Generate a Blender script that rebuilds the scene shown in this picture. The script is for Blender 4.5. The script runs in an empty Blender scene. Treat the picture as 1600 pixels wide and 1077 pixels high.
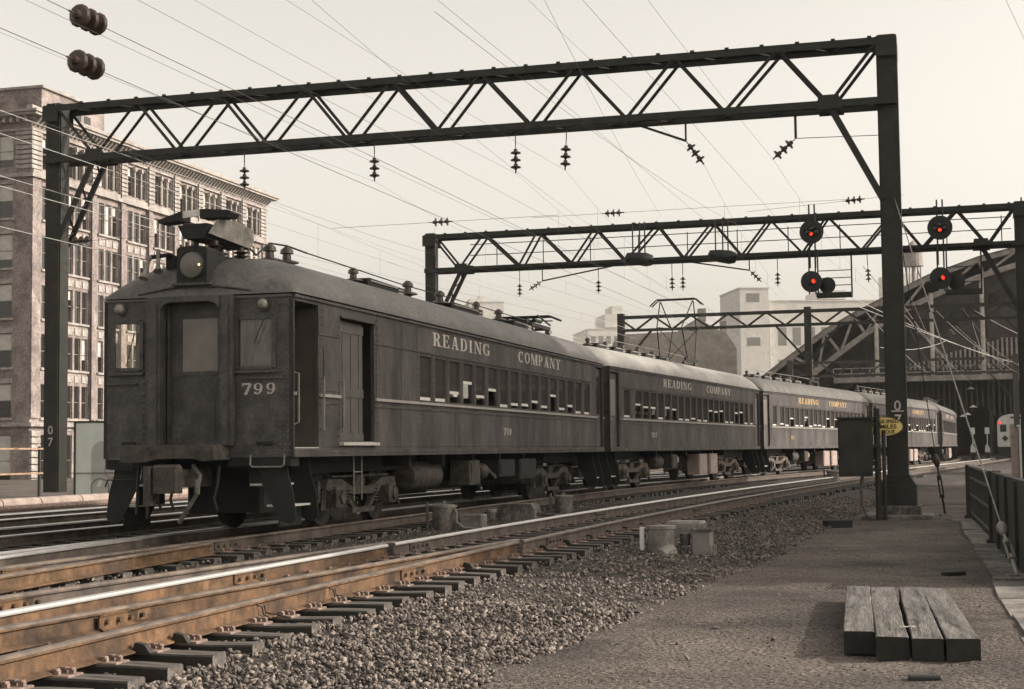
import bpy, math, random
import numpy as np
from mathutils import Vector, Matrix
random.seed(7); rng = np.random.default_rng(11)
scene = bpy.context.scene
COL = scene.collection
R = math.radians
SUN_BEARING, SUN_ELEV = 93.0, 27.0          # bearing clockwise from +Y (camera heading)

# ------------------------------------------------------------------ camera, sky, sun, exposure
cam = bpy.data.cameras.new('camera'); camo = bpy.data.objects.new('camera', cam); COL.objects.link(camo)
cam.sensor_width = 36.0; cam.lens = 2450/1600*36; cam.clip_start = .1; cam.clip_end = 6000
_roll, _pitch = R(0.6646), R(3.8712)
f = Vector((0, math.cos(_pitch), math.sin(_pitch))); r0 = Vector((1, 0, 0)); u0 = r0.cross(f)
r = math.cos(_roll)*r0 - math.sin(_roll)*u0; u = math.sin(_roll)*r0 + math.cos(_roll)*u0
camo.matrix_world = Matrix(((r.x, u.x, -f.x, 0), (r.y, u.y, -f.y, 0), (r.z, u.z, -f.z, 1.16), (0, 0, 0, 1)))
scene.camera = camo

world = bpy.data.worlds.new('World'); scene.world = world; world.use_nodes = True
wn, wl = world.node_tree.nodes, world.node_tree.links
bg = wn['Background']
sky = wn.new('ShaderNodeTexSky'); sky.sky_type = 'NISHITA'; sky.sun_disc = False
sky.sun_elevation = R(SUN_ELEV); sky.sun_rotation = R(SUN_BEARING)
sky.air_density = 1.0; sky.dust_density = 3.0; sky.ozone_density = 1.0
hs = wn.new('ShaderNodeHueSaturation'); hs.inputs['Saturation'].default_value = .12
wl.new(sky.outputs[0], hs.inputs['Color'])
tint = wn.new('ShaderNodeMix'); tint.data_type = 'RGBA'; tint.blend_type = 'MULTIPLY'; tint.inputs[0].default_value = 1.0
wl.new(hs.outputs[0], tint.inputs[6]); tint.inputs[7].default_value = (1.0, .925, .82, 1)
wl.new(tint.outputs[2], bg.inputs['Color']); bg.inputs['Strength'].default_value = .15

sun = bpy.data.lights.new('sun', 'SUN'); sun.energy = 2.5; sun.angle = R(.6); sun.color = (1.0, .90, .80)
suno = bpy.data.objects.new('sun', sun); COL.objects.link(suno)
sd = Vector((math.sin(R(SUN_BEARING))*math.cos(R(SUN_ELEV)), math.cos(R(SUN_BEARING))*math.cos(R(SUN_ELEV)), math.sin(R(SUN_ELEV))))
suno.rotation_euler = sd.to_track_quat('Z', 'Y').to_euler(); suno.location = (60, -20, 60)
vs = scene.view_settings; vs.view_transform = 'Standard'; vs.look = 'None'; vs.exposure = 0.80; vs.gamma = 1.0; vs.use_curve_mapping = False
scene.render.engine = 'CYCLES'

# ------------------------------------------------------------------ materials
MATS = {}
def mat(name, c, rough=.7, var=.25, scale=4.0, metal=0.0, bump=0.0, bscale=60.0, c2=None, spec=.5, island=0.0, stretch=(1,1,1), coat=0.0, detail=6.0, lo=.35, hi=.65, fine=None, crack=None, wave=0.0, bdist=.02, fr=(.3, .7), cmin=.25):
    if name in MATS: return MATS[name]
    m = bpy.data.materials.new(name); m.use_nodes = True; n, l = m.node_tree.nodes, m.node_tree.links
    b = n['Principled BSDF']; b.inputs['Roughness'].default_value = rough; b.inputs['Metallic'].default_value = metal
    b.inputs['Specular IOR Level'].default_value = spec
    if coat: b.inputs['Coat Weight'].default_value = coat
    tc = n.new('ShaderNodeTexCoord'); mp = n.new('ShaderNodeMapping'); mp.inputs['Scale'].default_value = stretch
    l.new(tc.outputs['Object'], mp.inputs['Vector'])
    nz = n.new('ShaderNodeTexNoise'); nz.inputs['Scale'].default_value = scale; nz.inputs['Detail'].default_value = detail; nz.inputs['Roughness'].default_value = .65
    l.new(mp.outputs[0], nz.inputs['Vector'])
    rp = n.new('ShaderNodeValToRGB'); rp.color_ramp.elements[0].position = lo; rp.color_ramp.elements[1].position = hi
    a = tuple(max(0, x*(1-var)) for x in c); d = tuple(min(1, x*(1+var)) for x in (c2 or c))
    rp.color_ramp.elements[0].color = (*a, 1); rp.color_ramp.elements[1].color = (*d, 1)
    l.new(nz.outputs['Fac'], rp.inputs['Fac']); out = rp.outputs['Color']
    if fine:
        nf = n.new('ShaderNodeTexNoise'); nf.inputs['Scale'].default_value = fine[0]; nf.inputs['Detail'].default_value = 3.0; nf.inputs['Roughness'].default_value = .7; l.new(mp.outputs[0], nf.inputs['Vector'])
        mf = n.new('ShaderNodeMapRange'); mf.inputs['From Min'].default_value = fr[0]; mf.inputs['From Max'].default_value = fr[1]; mf.inputs['To Min'].default_value = 1-fine[1]; mf.inputs['To Max'].default_value = 1+fine[1]
        l.new(nf.outputs['Fac'], mf.inputs['Value']); ms = n.new('ShaderNodeVectorMath'); ms.operation = 'SCALE'; l.new(out, ms.inputs[0]); l.new(mf.outputs[0], ms.inputs['Scale']); out = ms.outputs[0]
    if crack:
        mc = n.new('ShaderNodeMapping'); mc.inputs['Scale'].default_value = crack; l.new(tc.outputs['Object'], mc.inputs['Vector'])
        nc = n.new('ShaderNodeTexNoise'); nc.inputs['Scale'].default_value = 1.0; nc.inputs['Detail'].default_value = 4.0; l.new(mc.outputs[0], nc.inputs['Vector'])
        cr = n.new('ShaderNodeMapRange'); cr.inputs['From Min'].default_value = .33; cr.inputs['From Max'].default_value = .42; cr.inputs['To Min'].default_value = cmin; l.new(nc.outputs['Fac'], cr.inputs['Value'])
        mk_ = n.new('ShaderNodeVectorMath'); mk_.operation = 'SCALE'; l.new(out, mk_.inputs[0]); l.new(cr.outputs[0], mk_.inputs['Scale']); out = mk_.outputs[0]
    if island:
        g = n.new('ShaderNodeNewGeometry'); mr = n.new('ShaderNodeMapRange'); mr.inputs['To Min'].default_value = 1-island; mr.inputs['To Max'].default_value = 1+island
        l.new(g.outputs['Random Per Island'], mr.inputs['Value'])
        mx = n.new('ShaderNodeVectorMath'); mx.operation = 'SCALE'; l.new(out, mx.inputs[0]); l.new(mr.outputs[0], mx.inputs['Scale']); out = mx.outputs[0]
    l.new(out, b.inputs['Base Color'])
    if bump:
        n2 = n.new('ShaderNodeTexNoise'); n2.inputs['Scale'].default_value = bscale; n2.inputs['Detail'].default_value = 8.0; l.new(mp.outputs[0], n2.inputs['Vector'])
        bp = n.new('ShaderNodeBump'); bp.inputs['Strength'].default_value = bump; bp.inputs['Distance'].default_value = bdist
        l.new(n2.outputs['Fac'], bp.inputs['Height'])
        if wave:
            n3 = n.new('ShaderNodeTexNoise'); n3.inputs['Scale'].default_value = 2.2; n3.inputs['Detail'].default_value = 1.0; l.new(tc.outputs['Object'], n3.inputs['Vector'])
            b3 = n.new('ShaderNodeBump'); b3.inputs['Strength'].default_value = wave; b3.inputs['Distance'].default_value = .06; l.new(n3.outputs['Fac'], b3.inputs['Height']); l.new(b3.outputs[0], bp.inputs['Normal'])
        l.new(bp.outputs[0], b.inputs['Normal'])
    MATS[name] = m; return m

def emat(name, c, s):
    m = bpy.data.materials.new(name); m.use_nodes = True; b = m.node_tree.nodes['Principled BSDF']
    b.inputs['Base Color'].default_value = (*c, 1); b.inputs['Emission Color'].default_value = (*c, 1); b.inputs['Emission Strength'].default_value = s
    return m
def glassmat(name, tint_c, grey_film=0.0, rough=.04):
    m = bpy.data.materials.new(name); m.use_nodes = True; n, l = m.node_tree.nodes, m.node_tree.links
    n.remove(n['Principled BSDF']); t = n.new('ShaderNodeBsdfTransparent'); t.inputs[0].default_value = (*tint_c, 1)
    g = n.new('ShaderNodeBsdfGlossy'); g.inputs['Roughness'].default_value = rough; g.inputs[0].default_value = (.9, .88, .84, 1)
    fr = n.new('ShaderNodeFresnel'); fr.inputs[0].default_value = 1.5
    mx = n.new('ShaderNodeMixShader'); l.new(fr.outputs[0], mx.inputs[0]); l.new(t.outputs[0], mx.inputs[1]); l.new(g.outputs[0], mx.inputs[2])
    if grey_film:
        d_ = n.new('ShaderNodeBsdfDiffuse'); d_.inputs[0].default_value = (.16, .15, .145, 1); m2 = n.new('ShaderNodeMixShader'); m2.inputs[0].default_value = grey_film; l.new(mx.outputs[0], m2.inputs[1]); l.new(d_.outputs[0], m2.inputs[2]); mx = m2
    l.new(mx.outputs[0], n['Material Output'].inputs['Surface']); return m

PAINT = mat('car_paint', (.058, .052, .050), .68, .34, 1.3, bump=.14, bscale=45, c2=(.086, .078, .0745), spec=.3, stretch=(1, 1, .3), fine=(22, .3), wave=.5)
PAINTEND = mat('car_end_paint', (.045, .041, .0395), .55, .30, 3.0, bump=.4, bscale=55, c2=(.066, .0605, .057), fine=(26, .35), wave=.4)
ROOFM = mat('car_roof_paint', (.110, .102, .096), .55, .35, 1.6, bump=.15, bscale=30, stretch=(1, .5, 1), lo=.3, hi=.7, fine=(14, .3))
ROOFB = mat('light_roof_paint', (.36, .345, .315), .5, .25, 1.2, bump=.1, bscale=30, stretch=(1, .5, 1), fine=(12, .15))
ROOFD = mat('sooty_roof_paint', (.10, .095, .085), .6, .3, 1.4, bump=.1, bscale=30, fine=(12, .15))
BELTM = mat('belt_trim', (.34, .32, .29), .45, .25, 6)
SASHM = mat('sash_metal', (.72, .70, .65), .4, .12, 8)
UNDER = mat('underframe_black', (.012, .0115, .011), .75, .4, 5)
TRUCKM = mat('truck_grime_shaded', (.034, .030, .026), .75, .5, 7, bump=.3, bscale=40, c2=(.06, .05, .043))  # truck grime, darkened in colour for the shade under the front car
TRUCKL = mat('lit_truck', (.085, .070, .060), .8, .5, 7, bump=.3, bscale=40, c2=(.12, .095, .08))  # same running gear in a sunlit tone, for the coaches
STEPM = mat('step_edge_metal', (.52, .50, .46), .45, .2, 10)
WOODIN = mat('car_interior', (.075, .062, .05), .8, .2, 3)
BAGM = mat('door_paint', (.088, .080, .075), .55, .2, 3)
IRON = mat('painted_iron', (.019, .018, .0135), .65, .4, 3.0, bump=.15, bscale=25)
IRON2 = mat('far_iron', (.045, .042, .036), .7, .3, 2)
PORC = mat('brown_porcelain', (.05, .034, .026), .28, .3, 8)
WIREM = mat('weathered_wire', (.075, .07, .06), .6, .15, 2)
WIREL = mat('sunlit_wire', (.5, .49, .46), .4, .1, 2)  # wire colour raised so the wires look sunlit
RAILHEAD = mat('worn_steel', (.85, .83, .80), .42, .05, 2, metal=.9, detail=2)
RAILDULL = mat('dull_rail_top', (.15, .125, .11), .40, .3, 4, metal=.4, c2=(.20, .155, .12))
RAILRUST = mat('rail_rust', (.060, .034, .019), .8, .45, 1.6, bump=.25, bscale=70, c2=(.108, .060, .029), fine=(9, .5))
RAILGRIME_SHADE = mat('rail_grime_shade', (.075, .061, .053), .8, .35, 4, bump=.2, bscale=70, c2=(.10, .078, .063))  # grime tone; also carries the shade painted on the farther rails
PLATEM = mat('tie_plate_rust', (.19, .135, .112), .8, .3, 14, c2=(.24, .17, .14))
TIEM = mat('creosoted_wood', (.075, .065, .057), .85, .4, 3.0, bump=.5, bscale=16, c2=(.125, .110, .097), stretch=(.4, 7, 7), crack=(1.8, 15, 15), fine=(14, .3))
STONEM = mat('ballast_rock', (.112, .098, .091), .9, .4, 12, island=.72, c2=(.170, .142, .122), fine=(60, .3))
CINDER = mat('cinder_ground', (.084, .069, .0595), .95, .36, .45, bump=1.0, bscale=22, bdist=.06, c2=(.114, .093, .078), detail=12, fine=(34, .8), fr=(.38, .62), crack=(.55, .9, 1), cmin=.6)
BEDM = mat('ballast_fines', (.030, .026, .023), .95, .4, 7, bump=1.0, bscale=30, c2=(.052, .043, .037), detail=10, fine=(30, .5))
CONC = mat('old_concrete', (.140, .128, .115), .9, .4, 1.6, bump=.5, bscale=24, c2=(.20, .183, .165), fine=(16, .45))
CONCD = mat('dark_concrete', (.090, .082, .074), .9, .45, 2, bump=.5, bscale=24, c2=(.155, .14, .125), fine=(16, .45))
TIMBER = mat('weathered_timber', (.090, .083, .076), .85, .35, 2.2, bump=.5, bscale=14, c2=(.135, .124, .113), stretch=(6, .35, 6), fine=(9, .35), crack=(13, 1.3, 13))
CREO = mat('creosote_side', (.016, .015, .012), .8, .4, 5, bump=.3, bscale=20)
TIESIDE = mat('creosoted_tie_side', (.022, .019, .016), .85, .5, 5, bump=.4, bscale=20)
BRICK = mat('red_brown_brick', (.180, .148, .138), .9, .30, .7, bump=.3, bscale=14, c2=(.25, .208, .194), detail=10, fine=(7, .45))
TRIM = mat('limestone_trim', (.30, .272, .25), .85, .28, .9, fine=(5, .3))
BLIND = mat('window_blind', (.48, .46, .42), .8, .15, 2)
PANE = mat('dark_window_glass', (.022, .022, .020), .08, .3, .6, spec=.6)
FRAMEM = mat('window_frame', (.16, .14, .12), .7, .2, 3)
PALEB = mat('hazed_pale_masonry', (.56, .54, .505), .9, .10, .35)  # pale masonry, lightened further in colour to stand for haze
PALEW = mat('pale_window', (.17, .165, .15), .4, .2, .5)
DARKBR = mat('dark_brick', (.26, .235, .21), .9, .25, 1)
SHEDD = mat('sooty_shed_glazing', (.050, .044, .040), .8, .35, .8)
SHEDT = mat('shed_truss_steel', (.25, .23, .21), .7, .3, 1.5)
SHEDK = mat('shed_interior_soot', (.030, .027, .024), .95, .2, 1)
SLATM = mat('corrugated_slats', (.25, .23, .21), .8, .25, 2)
STAINL = mat('fluted_stainless', (.55, .54, .52), .4, .12, 3, metal=.1)
WHITEP = mat('white_cabinet_paint', (.74, .73, .69), .5, .08, 2)
YELLOW = mat('sign_yellow', (.86, .63, .21), .5, .12, 9)
BLACKP = mat('black_paint', (.012, .012, .011), .6, .1, 4)
LETTER = mat('dulled_gold_leaf', (.47, .435, .39), .55, .25, 9)
LETTERO = mat('bright_gold_leaf', (.60, .40, .20), .45, .12, 20)
PIPEM = mat('painted_pipe', (.11, .10, .088), .6, .35, 7)
PINKM = mat('pale_boxes', (.34, .27, .24), .75, .22, 4)
GALV = mat('galvanised_iron', (.21, .195, .172), .55, .4, 5, metal=.2, fine=(18, .25))
HANDR = mat('worn_handrail', (.20, .185, .165), .45, .3, 8)
MURALW = mat('board_white', (.62, .66, .60), .8, .07, 2)
MURALG = mat('board_grey', (.40, .41, .385), .8, .08, 2)
MURALR = mat('board_red', (.45, .06, .07), .6, .1, 2)
SKIN = mat('skin', (.42, .27, .2), .6, .1, 8)
HAIR = mat('dark_hair', (.03, .022, .017), .6, .2, 20)
LENS = mat('headlight_lens', (.125, .115, .10), .3, .2, 9, spec=.6)
PALEGLASS = mat('pale_grey_glass', (.175, .158, .142), .3, .08, 3, c2=(.195, .178, .16))  # nearly even pale grey for the door panes
SMEAR = mat('smeared_glass', (.055, .048, .042), .12, .35, 5, c2=(.105, .094, .083), spec=.8, stretch=(2, 1, .6))
PAPER = mat('scrap_paper', (.33, .31, .28), .8, .1, 5)
GLASS = glassmat('grey_film_window_glass', (.62, .60, .57), .22)  # flat grey mixed into the panes stands in for reflection
GLASSC = glassmat('cab_window_glass', (.95, .94, .90))
REDL = emat('red_signal_lamp', (1.0, .055, .02), .75)
ORANGE = emat('orange_spot', (1.0, .55, .18), 5.0)
WIND = emat('lamp_window', (.9, .88, .8), .35)

# ------------------------------------------------------------------ mesh builder
CACHE = {}
class MB:
    def __init__(s): s.v = []; s.f = []; s.k = []
    def add(s, vs, fs):
        s.k.append((list(vs), list(fs)))
        o = len(s.v); s.v += [tuple(v) for v in vs]; s.f += [tuple(i+o for i in q) for q in fs]; return s
    def box(s, x0, x1, y0, y1, z0, z1):
        return s.add([(x0,y0,z0),(x1,y0,z0),(x1,y1,z0),(x0,y1,z0),(x0,y0,z1),(x1,y0,z1),(x1,y1,z1),(x0,y1,z1)],
                     [(0,3,2,1),(4,5,6,7),(0,1,5,4),(1,2,6,5),(2,3,7,6),(3,0,4,7)])
    def bbox(s, x0, x1, y0, y1, z0, z1, b=.01):      # box with chamfered vertical and top edges
        p = [(x0+b,y0),(x1-b,y0),(x1,y0+b),(x1,y1-b),(x1-b,y1),(x0+b,y1),(x0,y1-b),(x0,y0+b)]
        q = [(x0+b,y0+b),(x1-b,y0+b),(x1-b,y0+b),(x1-b,y1-b),(x1-b,y1-b),(x0+b,y1-b),(x0+b,y1-b),(x0+b,y0+b)]
        vs = [(x,y,z0) for x,y in p]+[(x,y,z1-b) for x,y in p]+[(x,y,z1) for x,y in ((x0+b,y0+b),(x1-b,y0+b),(x1-b,y1-b),(x0+b,y1-b))]
        fs = [tuple(range(7,-1,-1))]+[(i,(i+1)%8,8+(i+1)%8,8+i) for i in range(8)]
        fs += [(8,9,17,16),(9,10,17),(10,11,18,17),(11,12,18),(12,13,19,18),(13,14,19),(14,15,16,19),(15,8,16),(16,17,18,19)]
        return s.add(vs, fs)
    def bar(s, p0, p1, w, h, up=(0,0,1)):
        a, b = Vector(p0), Vector(p1); d = (b-a).normalized(); upv = Vector(up)
        if abs(d.dot(upv)) > .98: upv = Vector((0,1,0)) if abs(d.y) < .9 else Vector((1,0,0))
        x = d.cross(upv).normalized()*(w/2); z = x.cross(d).normalized()*(h/2)
        vs = [a-x-z, a+x-z, a+x+z, a-x+z, b-x-z, b+x-z, b+x+z, b-x+z]
        return s.add(vs, [(0,1,2,3),(7,6,5,4),(0,4,5,1),(1,5,6,2),(2,6,7,3),(3,7,4,0)])
    def cyl(s, p0, p1, r0, r1=None, n=10, caps=True):
        a, b = Vector(p0), Vector(p1); r1 = r0 if r1 is None else r1; d = (b-a).normalized()
        t = Vector((0,0,1)) if abs(d.z) < .9 else Vector((1,0,0)); x = d.cross(t).normalized(); y = d.cross(x)
        vs = []
        for p, rr in ((a, r0), (b, r1)):
            for i in range(n):
                an = 2*math.pi*i/n; vs.append(p+(x*math.cos(an)+y*math.sin(an))*rr)
        fs = [(i, i+n, (i+1)%n+n, (i+1)%n) for i in range(n)]
        if caps: fs += [tuple(range(n)), tuple(range(2*n-1, n-1, -1))]
        return s.add(vs, fs)
    def tube(s, pts, rad, n=6):
        pts = [Vector(p) for p in pts]; vs = []; prev = None
        for i, p in enumerate(pts):
            d = (pts[min(i+1, len(pts)-1)]-pts[max(i-1, 0)]).normalized()
            if prev is None:
                t = Vector((0,0,1)) if abs(d.z) < .9 else Vector((1,0,0)); x = d.cross(t).normalized()
            else: x = (prev-d*prev.dot(d)).normalized()
            prev = x; y = d.cross(x)
            for k in range(n):
                an = 2*math.pi*k/n; vs.append(p+(x*math.cos(an)+y*math.sin(an))*rad)
        fs = [(i*n+k, i*n+(k+1)%n, (i+1)*n+(k+1)%n, (i+1)*n+k) for i in range(len(pts)-1) for k in range(n)]
        fs += [tuple(range(n-1, -1, -1)), tuple(range((len(pts)-1)*n, len(pts)*n))]
        return s.add(vs, fs)
    def lathe(s, prof, o=(0,0,0), axis=(0,0,1), n=14):
        a = Vector(axis).normalized(); o = Vector(o); t = Vector((0,0,1)) if abs(a.z) < .9 else Vector((1,0,0)); x = a.cross(t).normalized(); y = a.cross(x)
        vs = [o+a*h+(x*math.cos(2*math.pi*i/n)+y*math.sin(2*math.pi*i/n))*rr for rr, h in prof for i in range(n)]
        fs = [(j*n+i, (j+1)*n+i, (j+1)*n+(i+1)%n, j*n+(i+1)%n) for j in range(len(prof)-1) for i in range(n)]
        fs += [tuple(range(n)), tuple(range(len(prof)*n-1, (len(prof)-1)*n-1, -1))]
        return s.add(vs, fs)
    def prism(s, poly, o, uu, vv, ww):               # polygon in (u,v) pushed along vector ww
        o, uu, vv, ww = Vector(o), Vector(uu), Vector(vv), Vector(ww); n = len(poly)
        a = [o+uu*p[0]+vv*p[1] for p in poly]; b = [p+ww for p in a]
        return s.add(a+b, [tuple(range(n-1, -1, -1)), tuple(range(n, 2*n))]+[(i, (i+1)%n, n+(i+1)%n, n+i) for i in range(n)])
    def sphere(s, c, rx, ry=None, rz=None, nu=12, nv=8):
        ry = ry or rx; rz = rz or rx; prof = []; vs = []
        for j in range(nv+1):
            th = math.pi*j/nv
            for i in range(nu):
                ph = 2*math.pi*i/nu; vs.append((c[0]+rx*math.sin(th)*math.cos(ph), c[1]+ry*math.sin(th)*math.sin(ph), c[2]+rz*math.cos(th)))
        fs = [(j*nu+i, (j+1)*nu+i, (j+1)*nu+(i+1)%nu, j*nu+(i+1)%nu) for j in range(nv) for i in range(nu)]
        return s.add(vs, fs)
    def sweep(s, prof, path):                        # profile (lateral right, z) along a horizontal path [(x,y,z,heading)]
        n = len(prof); vs = []
        for (x, y, z, h) in path:
            c, sn = math.cos(h), math.sin(h)
            for (a, b) in prof: vs.append((x+a*c, y-a*sn, z+b))
        m = len(path)
        fs = [(i*n+k, i*n+(k+1)%n, (i+1)*n+(k+1)%n, (i+1)*n+k) for i in range(m-1) for k in range(n)]
        fs += [tuple(range(n-1, -1, -1)), tuple(range((m-1)*n, m*n))]
        return s.add(vs, fs)
    def mesh(s, name, m, smooth=False):
        me = bpy.data.meshes.new(name); me.from_pydata([tuple(v) for v in s.v], [], s.f); me.validate()
        import bmesh
        b = bmesh.new(); b.from_mesh(me); bmesh.ops.recalc_face_normals(b, faces=b.faces); b.to_mesh(me); b.free()
        if smooth:
            me.polygons.foreach_set('use_smooth', [True]*len(me.polygons)); me.set_sharp_from_angle(angle=R(38))
        me.materials.append(m); return me
    def build(s, name, m, parent=None, smooth=False, loc=None, rz=0):
        return link(name, s.mesh(name, m, smooth), parent, loc, rz)
def build_each(b, name, m, parent=None):                     # every piece of b becomes a part of its own; alike pieces share mesh data
    for vs, fs in b.k:
        vs = [Vector(v) for v in vs]; c = sum(vs, Vector())/len(vs); key = (name, m.name, len(fs), tuple(round(x, 3) for v in vs for x in (v-c)))
        def mk():
            q = MB(); q.add([v-c for v in vs], fs); return q.mesh(name, m)
        link(name, shared(key, mk), parent, c)
def link(name, me, parent=None, loc=None, rz=0):
    o = bpy.data.objects.new(name, me); COL.objects.link(o); o.parent = parent
    if loc is not None: o.location = loc
    if rz: o.rotation_euler[2] = rz
    return o
def shared(key, fn):
    if key not in CACHE: CACHE[key] = fn()
    return CACHE[key]
def tag(o, label=None, cat=None, group=None, kind=None):
    if label: o['label'] = label
    if cat: o['category'] = cat
    if group: o['group'] = group
    if kind: o['kind'] = kind
    return o
def thing(name, label, cat, loc=(0,0,0), heading=0.0, group=None):   # heading: compass degrees from +Y
    o = bpy.data.objects.new(name, None); COL.objects.link(o); o.location = loc; o.rotation_euler = (0, 0, -R(heading)); o.empty_display_size = .3
    return tag(o, label, cat, group)
def copy_tree(o, parent=None):
    c = o.copy(); COL.objects.link(c); c.parent = parent
    for ch in list(o.children): copy_tree(ch, c)
    return c

# ------------------------------------------------------------------ letters built as strokes with serifs
def arcpts(cx, cy, rx, ry, a0, a1, n): return [(cx+rx*math.cos(R(a0+(a1-a0)*i/n)), cy+ry*math.sin(R(a0+(a1-a0)*i/n))) for i in range(n+1)]
def ring(cx, cy, rx, ry, t, a0, a1, n=14, tx=None):   # swelling bowl stroke
    tx = tx or t; o = arcpts(cx, cy, rx, ry, a0, a1, n); i = arcpts(cx, cy, rx-tx, ry-t, a0, a1, n)
    return [[o[k], o[k+1], i[k+1], i[k]] for k in range(n)]
T, S_ = .19, .075
def stem(x, y0=0, y1=1, sf=True, w=T):
    q = [[(x, y0), (x+w, y0), (x+w, y1), (x, y1)]]
    if sf: q += [[(x-.08, y0), (x+w+.08, y0), (x+w+.08, y0+S_), (x-.08, y0+S_)], [(x-.08, y1-S_), (x+w+.08, y1-S_), (x+w+.08, y1), (x-.08, y1)]]
    return q
def diag(x0, y0, x1, y1, w): return [[(x0, y0), (x0+w, y0), (x1+w, y1), (x1, y1)]]
def hb(x0, x1, y0, y1): return [[(x0, y0), (x1, y0), (x1, y1), (x0, y1)]]
GLY = {
 'R': (.80, stem(.08)+ring(.36, .74, .30, .26, S_, -90, 90, tx=.16)+hb(.2, .36, .925, 1)+hb(.2, .40, .48, .555)+diag(.52, 0, .34, .5, .2)+hb(.48, .82, 0, S_)),
 'E': (.70, stem(.08)+hb(.2, .66, .925, 1)+hb(.2, .68, 0, S_)+hb(.2, .5, .47, .54)+hb(.58, .66, .72, .95)+hb(.60, .68, .04, .28)+hb(.44, .5, .38, .63)),
 'A': (.84, diag(.14, .03, .40, 1, .07)+diag(.56, .03, .34, 1, .19)+hb(.27, .60, .30, .37)+hb(.04, .30, 0, S_)+hb(.48, .84, 0, S_)),
 'D': (.82, stem(.08)+ring(.34, .5, .42, .5, S_, -90, 90, tx=.19)+hb(.2, .36, .925, 1)+hb(.2, .36, 0, S_)),
 'I': (.40, stem(.1)), 'N': (.88, stem(.1, w=.075)+diag(.62, 0, .1, 1, .2)+stem(.70, .0, 1, w=.075)),
 'G': (.84, ring(.44, .5, .40, .5, S_, 50, 322, 18, tx=.19)+hb(.62, .80, .06, .45)+hb(.52, .86, .40, .47)+hb(.66, .73, .68, .96)),
 'C': (.80, ring(.44, .5, .40, .5, S_, 48, 318, 18, tx=.19)+hb(.66, .73, .66, .96)),
 'O': (.86, ring(.43, .5, .40, .5, S_, 0, 360, 22, tx=.19)),
 'M': (1.02, stem(.08, w=.075)+diag(.44, 0, .10, 1, .18)+diag(.46, 0, .78, 1, .08)+stem(.78, w=.19)),
 'P': (.74, stem(.08)+ring(.36, .72, .32, .28, S_, -90, 90, tx=.17)+hb(.2, .38, .925, 1)+hb(.2, .38, .44, .515)),
 'Y': (.82, stem(.34, 0, .45, False)+hb(.24, .62, 0, S_)+diag(.34, .42, .08, 1, .2)+diag(.44, .42, .66, 1, .07)+hb(0, .34, .925, 1)+hb(.56, .84, .925, 1)),
 '7': (.66, hb(.06, .64, .86, 1)+hb(.06, .13, .72, .95)+diag(.20, 0, .54, .9, .19)),
 '9': (.70, ring(.34, .68, .30, .32, S_, 0, 360, 18, tx=.16)+ring(.28, .62, .36, .60, .10, -75, 0, 10, tx=.16)+[[(.12, .05), (.36, .02), (.36, .12), (.16, .16)], [(.08, .06), (.22, .06), (.22, .24), (.08, .22)]]),
 '0': (.66, ring(.33, .5, .28, .5, .11, 0, 360, 20, tx=.13)),
}
def lettering(mb, text, o, uu, vv, ww, h, gap=.16, width=None, proud=.006):
    adv = sum(GLY[c][0]+gap for c in text)-gap; sx = h if width is None else width/adv
    o, uu, vv, ww = Vector(o), Vector(uu), Vector(vv), Vector(ww); x = 0; k = 0
    for c in text:
        for q in GLY[c][1]:
            k += 1; a = 0
            mb.prism([((x+p[0])*sx, p[1]*h) for p in q], o, uu, vv, ww*(proud+.0004*(k % 9)))
        x += GLY[c][0]+gap
    return mb
def textmesh(txt, size, m, extrude=.004, bold=.0, width=None):
    cu = bpy.data.curves.new('txt', 'FONT'); cu.body = txt; cu.size = size; cu.extrude = extrude; cu.offset = bold; cu.align_x = 'CENTER'; cu.align_y = 'CENTER'
    o = bpy.data.objects.new('txt', cu); COL.objects.link(o); dg = bpy.context.evaluated_depsgraph_get()
    me = bpy.data.meshes.new_from_object(o.evaluated_get(dg)); COL.objects.unlink(o); bpy.data.objects.remove(o)
    xs = [v.co.x for v in me.vertices]
    if width and xs:
        k = width/(max(xs)-min(xs))
        for v in me.vertices: v.co.x *= k
    me.materials.clear(); me.materials.append(m); return me

# ------------------------------------------------------------------ track centrelines (x, y, heading) every 0.25 m
def n_path():
    out = []
    for sg in (-1, 1):
        x, y, h, s = -.8333, 20.0, .28229, 0.0; o = [(x, y, h)]
        for i in range(int((18 if sg < 0 else 130)/.25)):
            k = max(0.0, .0027753-4.5015e-5*s); x += sg*.25*math.sin(h); y += sg*.25*math.cos(h); h += sg*.25*k; s += sg*.25; o.append((x, y, h))
        out.append(o)
    return out[0][::-1]+out[1][1:]
NP = n_path()
CAR0 = (-4.555, 22.612)
HS = ([-40, 0, 5, 21, 32, 43, 54, 64.5, 75, 86, 97, 150], [15.54, 15.5, 15.3, 17.6, 20.2, 22.4, 24.3, 25.0, 24.5, 21.5, 18.5, 18])
def t_path():
    out = []
    for sg in (-1, 1):
        x, y, s = CAR0[0], CAR0[1], 0.0; o = []
        for i in range(int((22 if sg < 0 else 128)/.25)):
            h = R(float(np.interp(s, *HS))); o.append((x, y, h)); x += sg*.25*math.sin(h); y += sg*.25*math.cos(h); s += sg*.25
        out.append(o)
    return out[0][::-1]+out[1][1:]
TP = t_path()
def offs(path, fn): return [(x+fn(x, y)*math.cos(h), y-fn(x, y)*math.sin(h), 0.0, h) for x, y, h in path]
def cut(path, y0, y1): return [q for q in path if y0 <= q[1] <= y1]
def thin(p, k): return p[::k]+([p[-1]] if (len(p)-1) % k else [])

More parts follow.
